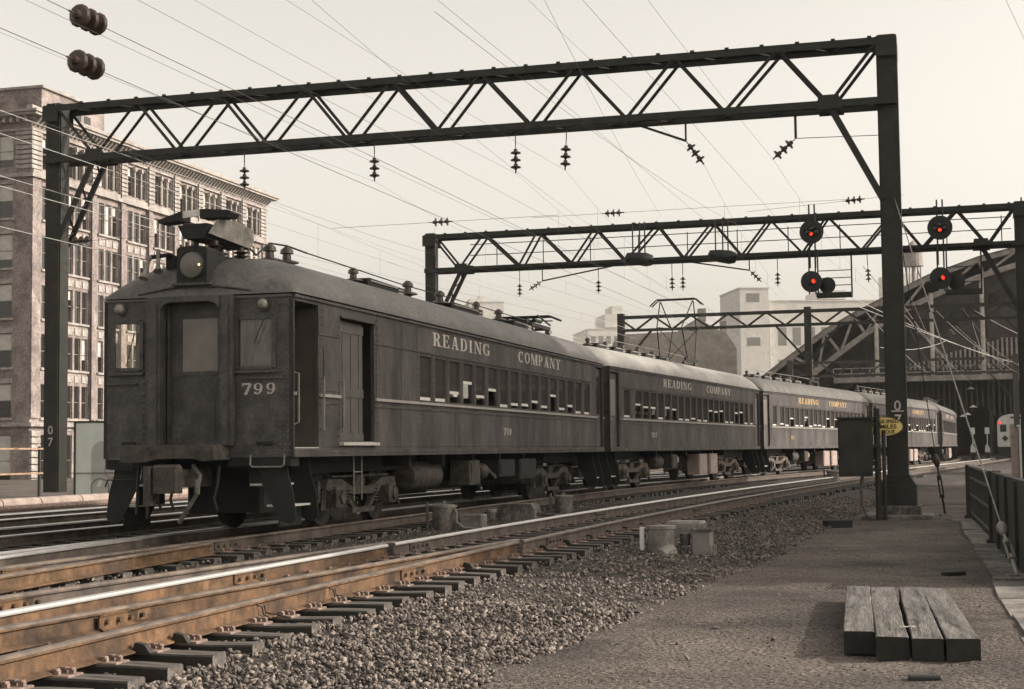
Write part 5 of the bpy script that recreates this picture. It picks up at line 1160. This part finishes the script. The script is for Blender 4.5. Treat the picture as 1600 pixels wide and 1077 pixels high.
for (s, lab) in ((7.6, 'left one of two small white dwarf signals on the far platform'), (8.9, 'right one of two small white dwarf signals on the far platform')):
    x, y = 36+s*math.cos(R(18))-1.0*math.sin(R(18)), 150-s*math.sin(R(18))-1.0*math.cos(R(18)); d_ = thing('dwarf_signal', lab, 'signal', (x, y, -.4), 18, 'dwarf signals')
    b = MB(); b.box(-.18, .18, -.15, .15, 0, .9); b.build('base', UNDER, d_); b = MB(); b.prism([(-.25, .9), (.25, .9), (.2, 1.3), (-.05, 1.7), (-.2, 1.5)], (0, -.16, 0), (1, 0, 0), (0, 0, 1), (0, .3, 0)); b.build('head', WHITEP, d_); b = MB(); b.cyl((0, 0, .2), (0, 0, 3.0), .05, n=6); b.box(-.2, .2, -.05, .05, 2.6, 3.2); b.build('target', WHITEP, d_)

# ------------------------------------------------------------------ signals on the bridge
def sig_disc(x, z, label, rr=.40, faces=True, lit=(0, -.09)):
    p = gl(x, z, loc2, hd2, -.95); s_ = thing('railway_signal', label, 'signal', p, hd2, 'signals on the signal bridge')
    b = MB(); b.lathe([(.05, .24), (.14, .22), (.16, .02), (rr, 0), (rr, -.02), (.05, -.022)], (0, 0, 0), (0, 1, 0), 32); b.build('backplate', BLACKP, s_)
    for k, (lx, lz) in enumerate((lit, (0, .12), (-.16, .0), (.16, .0))):
        b = MB(); b.lathe([(.075, -.02), (.075, .20), (.066, .20), (.066, -.01)], (lx, -.02, lz), (0, -1, 0), 14); b.build('hood', BLACKP, s_)
        b = MB(); b.cyl((lx, -.03, lz), (lx, -.10, lz), .060 if k == 0 else .064, n=14); b.build('lens', REDL if k == 0 else PANE, s_)
    b = MB()
    for dx in (-.09, .09): b.cyl((dx, .16, -1.2), (dx, .16, .95), .03, n=6)
    b.build('mast', IRON, s_); return s_
sig_disc(6.66, 8.34, 'upper round signal with red light left of the tall post'); sig_disc(2.52, 8.26, 'upper round signal with red light right of the tall post')
def sig_lower(x, z, label):
    p = gl(x, z, loc2, hd2, -1.0); s_ = thing('railway_signal', label, 'signal', p, hd2, 'signals on the signal bridge')
    b = MB(); b.lathe([(.05, .3), (.2, .28), (.30, .05), (.36, 0), (.36, -.03), (.05, -.032)], (0, 0, 0), (-.35, .94, 0), 26); b.build('backplate', BLACKP, s_)
    b = MB(); b.lathe([(.09, -.02), (.09, .2), (.08, .2), (.08, -.01)], (.04, -.05, 0), (.35, -.94, 0), 14); b.build('hood', BLACKP, s_); b = MB(); b.cyl((.05, -.06, 0), (.075, -.12, 0), .078, n=14); b.build('lens', REDL, s_)
    b = MB(); b.lathe([(.05, .25), (.18, .22), (.25, .03), (.28, 0), (.05, -.02)], (.5, .25, -.12), (.2, .98, 0), 20); b.build('rear_disc', BLACKP, s_)
    b = MB(); b.box(.15, 1.3, .0, .55, -.52, -.38); b.build('platform', IRON, s_)
    b = MB()
    for dx in (-.09, .12, .2): b.cyl((dx, .2, -.4), (dx, .2, 1.1), .028, n=6)
    for xx in (1.28,): b.cyl((xx, .5, -.4), (xx, .5, 1.0), .03, n=6)
    for zz in (-.1, .15, .4): b.cyl((.2, .5, zz), (1.28, .5, zz), .016, n=5)
    b.build('ladder_rails', IRON, s_); return s_
sig_lower(6.7, 6.66, 'lower signal on a hanging platform left of the tall post'); sig_lower(2.55, 6.6, 'lower signal on a hanging platform right of the tall post')
for x, z, lab in ((12.62, 7.75, 'signal housing seen from the side at mid span of the signal bridge'), (9.72, 7.7, 'signal housing seen from the side right of mid span')):
    p = gl(x, z, loc2, hd2, -.6); s_ = thing('railway_signal', lab, 'signal', p, hd2, 'signals on the signal bridge')
    b = MB(); b.lathe([(.04, -.5), (.16, -.45), (.22, -.1), (.24, .25), (.18, .45), (.04, .5)], (0, 0, 0), (.9, .3, -.12), 16); b.build('housing', BLACKP, s_, True)
    b = MB()
    for dx in (-.25, 0, .18): b.cyl((dx, .1, 0), (dx, .1, 1.3), .025, n=6)
    b.build('mast', IRON, s_)

# ------------------------------------------------------------------ fence, kerb, guys on the right
kb = thing('kerb', None, None, (0, 0, 0), 0); kb.name = 'pavement'; del_ = [kb.pop(k, None) for k in ('label', 'category')]; tag(kb, kind='structure')
g = random.Random(12)
ka = [(2.6, 7.0), (4.01, 12.49), (5.47, 18.01), (6.52, 22.15), (8.0, 28.0), (9.15, 32.4)]
def kx(y): return float(np.interp(y, [q[1] for q in ka], [q[0] for q in ka]))
y = 6.0
while y < 33.5:
    L = g.uniform(1.5, 2.3); y1 = min(y+L, 33.6); b = MB(); j = [g.uniform(-.05, .05) for _ in range(4)]
    pts = [(kx(y)+j[0], y+.012), (kx(y)+2.4, y+.012), (kx(y1)+2.4, y1-.012), (kx(y1)+j[1], y1-.012)]
    b.prism(pts, (0, 0, -.55), (1, 0, 0), (0, 1, 0), (0, 0, .175+g.uniform(-.012, .012))); b.build('slab', CONC if y < 17 else CONCD, kb); y = y1  # farther slabs take the darker concrete
fn = thing('fence', 'low black iron fence with pipe rail, lattice and solid panel at the right edge', 'fence', (9.75, 33.6, -.4), 13.9)
HF = 1.12
for y in (0, -9.0): b = MB(); b.box(-.1, .1, y-.1, y+.1, 0, HF+.03); b.box(-.14, .14, y-.14, y+.14, 0, .08); b.build('post', IRON, fn)
b = MB(); b.cyl((0, -.1, HF), (0, -8.9, HF), .045, n=8); b.build('top_rail', HANDR, fn)
for y in np.arange(-.45, -8.9, -.3): b = MB(); b.box(-.018, .018, y-.018, y+.018, .02, HF-.05); b.build('picket', IRON, fn)
for z in (.12, .5, .85): b = MB(); b.box(-.022, .022, -8.9, -.1, z, z+.05); b.build('cross_rail', PIPEM, fn)
b = MB(); b.box(-.05, .05, -16.9, -9.1, .05, HF+.02); b.build('solid_panel', IRON, fn)
for k in range(5): b = MB(); b.box(-.09, -.051, -9.15-k*1.9, -9.02-k*1.9, .05, HF); b.build('stiffener', IRON, fn)
f2 = thing('railing', 'thin pipe railing behind the black fence at the right edge', 'railing', (11.2, 33.0, -.4), 100)
b = MB(); b.cyl((0, 0, 1.1), (0, 9, 1.1), .05, n=8); b.build('top_rail', IRON, f2)
for y in (0.05, 2.2, 4.4): b = MB(); b.cyl((0, y, 0), (0, y, 1.1), .035, n=6); b.build('post', IRON, f2)
def guy(top, anchor, m, label, turn=True, rad=.011):
    a, c = Vector(anchor), Vector(top); d = (c-a).normalized(); L = (c-a).length; t_ = thing('guy_wire', label, 'guy wire', anchor, 0, 'guy wires of the gantry post')
    b = MB(); b.tube([d*1.35, c-a], rad, 6); b.build('cable', m, t_)
    b = MB(); b.cyl(d*.0, d*.42, .026, n=8); b.build('anchor_rod', m, t_)
    b = MB()
    for off in (Vector((.035, 0, 0)), Vector((-.035, 0, 0))): b.bar(d*.42+off, d*.86+off, .022, .03)
    b.cyl(d*.40, d*.48, .055, n=8); b.cyl(d*.80, d*.90, .05, n=8); b.build('turnbuckle', GALV if m is not IRON else IRON, t_)
    b = MB(); b.lathe([(.03, 0), (.06, .06), (.075, .14), (.055, .24), (.03, .3)], d*1.08, d, 10); b.tube([d*.9, d*1.1], .02, 6); b.build('insulator_egg', GALV if m is not IRON else PORC, t_, True)
    b = MB(); b.box(-.12, .12, -.1, .1, -.02, .03); b.build('anchor_plate', CONC, t_)
guy((8.36, 33.9, 6.6), (5.86, 18.4, -.37), GALV, 'pale guy wire with turnbuckle anchored in front of the fence')
guy((8.45, 34.1, 6.3), (9.55, 34.9, -.38), IRON, 'dark guy wire anchored beside the fence end post', rad=.010)

# ------------------------------------------------------------------ sign, box and pole in front of the gantry post
bx_ = thing('equipment_box', 'tall black metal box on a pipe pole left of the gantry post', 'box', (7.68, 33.15, -.4), 14)
b = MB(); b.bbox(-.80, -.10, -.22, .14, .93, 2.14, .02); b.build('box', IRON, bx_)
b = MB(); b.box(-.84, -.06, -.26, .18, 2.141, 2.18); b.build('lid', IRON, bx_)
b = MB(); b.box(-.76, -.14, -.235, -.222, 1.0, 2.06); b.build('door', IRON, bx_)
b = MB(); b.cyl((0, 0, 0), (0, 0, 2.36), .065, n=12); b.build('pole', IRON, bx_); b = MB(); b.cyl((.13, .05, 0), (.13, .05, 1.9), .04, n=8); b.build('conduit', IRON, bx_)
b = MB(); b.tube([(-.32, 0, .95), (-.36, 0, .7), (-.34, 0, .4), (-.26, 0, .12), (-.1, 0, .02), (0, 0, .02)], .035, 8); b.tube([(-.36, 0, .72), (-.1, 0, .66), (0, 0, .6)], .025, 6); b.build('conduit', PIPEM, bx_)
for z in (1.05, 1.55, 2.0): b = MB(); b.box(-.12, .08, -.075, .075, z, z+.05); b.build('bracket', IRON, bx_)
sg = thing('speed_sign', 'yellow oval speed limit sign with black lettering beside the gantry post', 'sign', (7.90, 33.45, -.4), 14)
ZS = 1.98; b = MB(); b.prism([(.40*math.cos(R(a)), ZS+.205*math.sin(R(a))) for a in range(0, 360, 10)], (0, 0, 0), (1, 0, 0), (0, 0, 1), (0, .012, 0)); b.build('plate', YELLOW, sg)
b = MB()
for k in range(36):
    a0, a1 = R(k*10), R(k*10+10); b.bar((.395*math.cos(a0), -.003, ZS+.20*math.sin(a0)), (.395*math.cos(a1), -.003, ZS+.20*math.sin(a1)), .008, .012, (0, 1, 0))
b.build('border', BLACKP, sg)
for txt, z, w, s_ in (('BRIDGE SPEED', ZS+.105, .60, .105), ('10 MILES', ZS-.005, .50, .12), ('PER HOUR', ZS-.118, .46, .11)):
    o = link('lettering', textmesh(txt, s_, BLACKP, .002, .002, w), sg, (.0, -.006, z)); o.rotation_euler = (R(90), 0, 0)
b = MB(); b.cyl((-.16, .06, 0), (-.16, .06, 2.12), .03, n=8); b.build('pole', IRON, sg)

# ------------------------------------------------------------------ trackside pots, boxes, timbers
def pot(loc, hd, label, rr=.21, h=.42, box=True, z=-.27):
    t_ = thing('switch_pot', label, 'switch pot', (loc[0], loc[1], z), hd, 'round trackside pots'); b = MB(); b.lathe([(rr*.9, 0), (rr, .03), (rr, h), (rr*1.12, h+.005), (rr*1.12, h+.045), (rr*.7, h+.06), (.03, h+.065)], n=20); b.build('drum', GALV, t_, True)
    b = MB(); b.cyl((0, 0, h+.06), (0, 0, h+.12), .03, n=8); b.build('lid_knob', GALV, t_)
    b = MB(); b.cyl((-rr*1.35, -.1, -.05), (-rr*1.35, -.1, h+.1), .03, n=8); b.build('vent_pipe', PIPEM, t_)
    if box: b = MB(); b.bbox(rr*1.6, rr*1.6+.42, -.15, .2, 0, .30, .02); b.build('junction_box', GALV, t_); b = MB(); b.tube([(rr, -.05, h-.03), (rr+.06, -.12, h-.08), (rr+.08, -.16, .16), (rr+.22, -.18, .06), (rr+.5, -.16, .05)], .028, 7); b.build('hose', HANDR, t_)
    return t_
pot((-1.26, 28.4), 16, 'pale round pot with a curled hose between the tracks, nearest the front car')
pot((1.12, 35.6), 16, 'pale round pot farther along between the tracks', .20, .36, False)
pot((12.5, 61.5), 20, 'small pale pot in the distance below the third car', .25, .45, False)
t_ = thing('switch_machine', 'low grey switch machine box between two round pots', 'switch machine', (.1, 32.1, -.28), 17)
b = MB(); b.prism([(-.42, 0), (-.40, .24), (-.30, .36), (.30, .36), (.38, .26), (.40, 0)], (0, -.2, 0), (1, 0, 0), (0, 0, 1), (0, .5, 0)); b.build('housing', CONCD, t_); b = MB(); b.lathe([(.14, 0), (.15, .2), (.10, .25)], (-.55, -.1, 0), (0, 0, 1), 12); b.build('motor', GALV, t_, True); b = MB(); b.tube([(.4, 0, .15), (.8, -.1, .12), (1.0, .1, .1)], .04, 6); b.build('rod', PIPEM, t_)
t_ = thing('switch_heater', 'cluster of pale drum, boxes and short pipe at the edge of the near track', 'switch heater', (2.10, 22.5, -.42), 16)
b = MB(); b.lathe([(.185, .12), (.185, .44), (.21, .445), (.21, .49), (.04, .50)], n=18); b.build('drum', GALV, t_, True)
b = MB(); b.bbox(-.22, .22, -.14, .2, -.02, .13, .02); b.build('base', UNDER, t_)
b = MB(); b.cyl((-.27, -.06, .14), (-.27, -.06, .47), .035, n=10); b.build('pipe', WHITEP, t_)
b = MB(); b.cyl((.05, -.42, .08), (.14, -.1, .12), .10, .12, n=14); b.build('stub_pipe', GALV, t_)
b = MB(); b.bbox(-.05, .5, .5, 1.0, .30, .52, .03); b.build('cover', GALV, t_)
b = MB(); b.bbox(.42, .68, .1, .42, -.02, .40, .015); b.build('side_box', DARKBR, t_); b = MB(); b.box(.40, .70, .08, .44, .401, .44); b.build('side_box_lid', CONCD, t_)
b = MB(); b.bar((.74, .1, -.02), (.74, .1, .22), .06, .05); b.build('stake', CONC, t_)
b = MB(); b.lathe([(.07, 0), (.075, .16), (.05, .18)], (.3, .25, .2), (0, 0, 1), 10); b.build('small_can', PIPEM, t_, True)
# stack of four heavy timbers: grey weathered tops, creosote-black sides and ends
def two_tone(o):
    o.data.materials.append(CREO)
    for p in o.data.polygons:
        if p.normal.z < .5: p.material_index = 1
ts = thing('timber_stack', 'four weathered heavy timbers lying side by side in the foreground', 'timbers', (2.84, 11.5, -.40), 12.3)
g = random.Random(5)
def timber(x0, x1, ya, yb, h, seed):
    g = random.Random(seed); b = MB(); n = 10; rows = []
    for i in range(n+1):
        y = ya+(yb-ya)*i/n; e = .008; d = [g.uniform(-.004, .004) for _ in range(4)]
        rows.append([(x0+d[0], y, 0), (x0+d[0], y, h-e), (x0+d[0]+e, y, h+d[2]), (x1+d[1]-e, y, h+d[3]*.7), (x1+d[1], y, h-e), (x1+d[1], y, 0)])
    vs = [p for q in rows for p in q]; fs = [(i*6+k, (i+1)*6+k, (i+1)*6+k+1, i*6+k+1) for i in range(n) for k in range(5)]+[(0,1,2,3,4,5), tuple(n*6+j for j in (5,4,3,2,1,0))]
    return b.add(vs, fs)
for k, (x0, x1, ya, yb, h) in enumerate(((-.455, -.225, .38, 4.30, .172), (-.215, .015, .06, 4.26, .170), (.035, .255, .02, 4.28, .168), (.280, .515, .0, 4.20, .170))): two_tone(timber(x0, x1, ya, yb, h, k).build('timber', TIMBER, ts, rz=R((0, .15, -.25, .3)[k])))
for k, (x, y, l, w, h, rz_, lab) in enumerate(((6.3, 30.7, .53, .26, .14, 6, 'dark short timber block on the cinder path before the gantry post'), (5.25, 18.9, .32, .09, .06, 25, 'small dark scrap of wood behind the timber stack'), (2.72, 10.55, .22, .10, .04, -10, 'small dark scrap in front of the timber stack'))):
    t_ = thing('wood_block', lab, 'wood block', (x, y, -.40), 0, 'dark scraps of wood'); b = MB(); b.bbox(-l/2, l/2, -w/2, w/2, 0, h, .012); b.build('block', BLACKP if k else UNDER, t_, rz=R(rz_))
for k, (x, y, l, hd, lab) in enumerate(((6.8, 35.6, 1.1, 70, 'pale board lying on the path left of the box pole'), (11.4, 41.5, 2.3, 80, 'pale board lying on the ground behind the gantry post'), (3.55, 30.0, 2.6, 62, 'grey board lying across the ballast shoulder'))):
    t_ = thing('board', lab, 'board', (x, y, -.395), hd, 'loose boards on the ground'); b = MB(); b.bbox(-.12, .12, -l/2, l/2, 0, .05, .008); b.build('board_plank', TIMBER, t_)
for k, (x, y, z, lab) in enumerate(((2.98, 12.05, -.225, 'pale crumpled scrap of paper on the timber stack'), (3.62, 12.9, -.395, 'pale scrap of paper right of the timber stack'))):
    t_ = thing('paper_scrap', lab, 'paper', (x, y, z), 20*k, 'paper scraps'); b = MB(); n = 6; g = random.Random(k); vs = [(-.07+.14*i/n, -.02+.04*j/3, .008+g.uniform(0, .014)) for i in range(n+1) for j in range(4)]; b.add(vs, [(i*4+j, (i+1)*4+j, (i+1)*4+j+1, i*4+j+1) for i in range(n) for j in range(3)]); b.build('sheet', PAPER, t_)
cb = thing('cabinet', 'white equipment cabinet behind the fence at the right edge', 'cabinet', (19.30, 60.0, -.4), 16)
b = MB(); b.bbox(.02, 1.4, 0, 1.1, 0, 2.25, .03); b.build('body', WHITEP, cb); b = MB(); b.box(-.02, 1.45, -.05, 1.15, 2.251, 2.32); b.build('roof', WHITEP, cb); b = MB(); b.box(.10, .68, -.02, -.001, .2, 2.1); b.box(.74, 1.32, -.02, -.001, .2, 2.1); b.build('door', WHITEP, cb)
b = MB(); b.box(-.26, .0, .25, 1.2, 0, 2.2); b.build('side_case', PINKM, cb)

# ------------------------------------------------------------------ left parapet, pipes, notice board
pw = thing('parapet', 'low stone parapet with rounded coping at the left edge behind the tracks', 'parapet', (-14.6, 42.0, -.4), FD)
g = random.Random(2); y = -14.0
while y < 24:
    L = g.uniform(1.6, 2.6); b = MB(); b.cyl((0, y, .22), (0, y+L-.05, .22), .17, n=12); b.build('coping_stone', mat('lit_stone', (.36, .29, .25), .9, .25, 2), pw); y += L
b = MB(); b.box(-.16, .16, -14, 24, -.1, .1); b.build('base_wall', BRICK, pw)
pr_ = thing('pipe_railing', 'orange-lit horizontal pipe railing in front of the brick building at the left edge', 'railing', (-15.2, 43.0, -.4), FD)
for z in (1.78, 1.05): b = MB(); b.bar((0, -16, z), (0, 4.2, z), .05, .05); b.build('rail', mat('orange_lit_pipe', (.40, .26, .17), .7, .25, 4), pr_)  # orange of the sunlight on the pipes is put into their colour
for y in (-12, -6, 0, 4.1): b = MB(); b.bar((-.06, y, 0), (-.06, y, 1.85), .07, .07); b.build('post', IRON2, pr_)
for k, z in enumerate((.02, .16)):
    t_ = thing('pipeline', ('lower', 'upper')[k]+' sunlit-pink pipe running along the far track at the left', 'pipe', (-10.7+(-.5 if k else 0), 36.0, -.4), FD); b = MB(); b.cyl((0, -22, .22+z), (0, 30, .22+z), .07, n=8); b.build('pipe', PLATEM, t_)  # sunlit pink put into the pipe colour by borrowing the tie plate tone
nb = thing('notice_board', 'pale painted board with grey arch and circle outlines left of the front car', 'board', (-16.7, 60.0, -.5), 8)
b = MB(); b.box(0, 1.9, 0, .1, 0, 2.9); b.build('panel', MURALW, nb); b = MB(); b.box(-.08, 0, -.02, .12, 0, 2.95); b.box(-.08, 1.95, -.02, .12, 2.9, 2.98); b.build('frame', IRON2, nb)
b = MB(); b.prism([(.62, .15), (1.5, .15)]+[(1.06+.44*math.cos(R(a)), 1.75+.45*math.sin(R(a))) for a in range(0, 181, 15)], (0, -.006, 0), (1, 0, 0), (0, 0, 1), (0, .005, 0)); b.build('grey_arch', MURALG, nb)
b = MB(); b.tube([(.98+.36*math.cos(R(a)), -.012, .42+.36*math.sin(R(a))) for a in range(0, 361, 12)], .016, 5); b.build('circle_outline', PIPEM, nb)
b = MB(); b.tube([(1.42+.25*math.cos(R(a)), -.012, 1.06+.25*math.sin(R(a))) for a in range(0, 361, 12)], .014, 5); b.build('red_ring', MURALR, nb)
b = MB(); b.prism([(.85, .45), (1.02, .5), (1.06, .72), (.92, .68)], (0, -.012, 0), (1, 0, 0), (0, 0, 1), (0, .005, 0)); b.build('highlight', MURALW, nb)
b = MB(); b.box(-.6, 1.95, -.05, -.03, .98, 1.01); b.build('rule', PIPEM, nb)

# ------------------------------------------------------------------ passengers at the open windows: one continuous skinned body each
def person_mesh(m):
    me = bpy.data.meshes.new('person'); V = [(0, 0, .0), (0, .02, .28), (0, .03, .47), (0, .02, .56), (0, -.01, .66), (0, 0, .75), (-.18, .03, .45), (-.24, -.02, .2), (-.16, -.25, .12), (.18, .03, .45), (.25, -.08, .22), (.2, -.3, .3), (-.1, -.42, .0), (-.1, -.44, -.42), (.1, -.42, .0), (.1, -.44, -.42)]
    E_ = [(0, 1), (1, 2), (2, 3), (3, 4), (4, 5), (2, 6), (6, 7), (7, 8), (2, 9), (9, 10), (10, 11), (0, 12), (12, 13), (0, 14), (14, 15)]; rad = [.16, .15, .14, .055, .095, .075, .07, .05, .035, .07, .05, .035, .09, .06, .09, .06]
    me.from_pydata(V, E_, []); o = bpy.data.objects.new('tmp', me); COL.objects.link(o); sk = o.modifiers.new('s', 'SKIN'); o.modifiers.new('d', 'SUBSURF').levels = 1
    if not me.skin_vertices: me.attributes  # layer is made by the modifier
    bm = bmesh.new(); bm.from_mesh(me); ly = bm.verts.layers.skin.verify(); bm.verts.ensure_lookup_table()
    for i, v in enumerate(bm.verts): v[ly].radius = (rad[i], rad[i]); v[ly].use_root = (i == 0)
    bm.to_mesh(me); bm.free(); dg = bpy.context.evaluated_depsgraph_get(); out = bpy.data.meshes.new_from_object(o.evaluated_get(dg)); bpy.data.objects.remove(o)
    out.materials.clear(); out.materials.append(m); out.materials.append(SKIN)
    for p in out.polygons:
        p.use_smooth = True
        if p.center.z > .53 or (p.center.y < -.18 and p.center.z > .08): p.material_index = 1
    return out
SHIRTS = [('white', (.7, .68, .64)), ('pale pink', (.6, .40, .36)), ('grey', (.28, .27, .26)), ('red', (.4, .08, .07)), ('green', (.12, .3, .16))]
PM = {n: person_mesh(mat('shirt_'+n.replace(' ', '_'), c, .8, .1, 6)) for n, c in SHIRTS}
hm = MB(); hm.sphere((0, .02, .705), .115, .12, .11, 10, 8); HM = hm.mesh('hair', HAIR, True)
cars = [o for o in bpy.data.objects if o.name.startswith('rail_car')][:4]
def seat_person(ci, win, shirt, label):
    hd = (15.54, 20.2, 24.3, 24.5)[ci]; base = ((-4.555, 22.612), (1.245, 43.47), (8.721, 63.789), (17.63, 83.521))[ci]; y = (5.875+.85*win) if ci == 0 else 2.95+.845*(win-1); h = R(hd); x = 1.12
    t_ = thing('person', label, 'person', (base[0]+x*math.cos(h)+y*math.sin(h), base[1]-x*math.sin(h)+y*math.cos(h), 1.66), hd+180, 'passengers at the car windows')
    link('body', PM[shirt], t_); link('hair', HM, t_)
for ci, w, s_, lab in ((0, 2, 'white', 'passenger in white shirt at the third window of the front car'), (0, 3, 'grey', 'passenger in grey leaning at the fourth window of the front car'), (0, 5, 'grey', 'passenger in grey at the sixth window of the front car'), (0, 7, 'green', 'passenger in green at the eighth window of the front car'), (0, 11, 'white', 'passenger in white at the twelfth window of the front car'),
        (1, 1, 'pale pink', 'passenger in pink at the second window of the second car'), (1, 2, 'grey', 'passenger in grey at the third window of the second car'), (1, 3, 'grey', 'passenger in grey at the fourth window of the second car'), (1, 4, 'red', 'passenger in red behind the closed fifth window of the second car'), (1, 12, 'white', 'passenger in white at the thirteenth window of the second car'), (1, 17, 'white', 'passenger in white near the far end of the second car'),
        (2, 2, 'pale pink', 'passenger in pink at the third window of the third car'), (2, 5, 'white', 'passenger in white in the middle of the third car')):
    seat_person(ci, w, s_, lab)

# ------------------------------------------------------------------ summer haze: one closed box of thin air round the whole place
hz = MB().box(-3100, 3100, -1600, 5100, -2.6, 72)
hm_ = bpy.data.materials.new('haze_air'); hm_.use_nodes = True; n_, l_ = hm_.node_tree.nodes, hm_.node_tree.links; n_.remove(n_['Principled BSDF'])
pv = n_.new('ShaderNodeVolumePrincipled'); pv.inputs['Color'].default_value = (.94, .91, .86, 1); pv.inputs['Density'].default_value = HAZE if 'HAZE' in globals() else .00022; pv.inputs['Anisotropy'].default_value = .3
l_.new(pv.outputs[0], n_['Material Output'].inputs['Volume'])
ho = hz.build('haze', hm_); tag(ho, 'thin warm summer haze in the air', 'haze', kind='stuff')
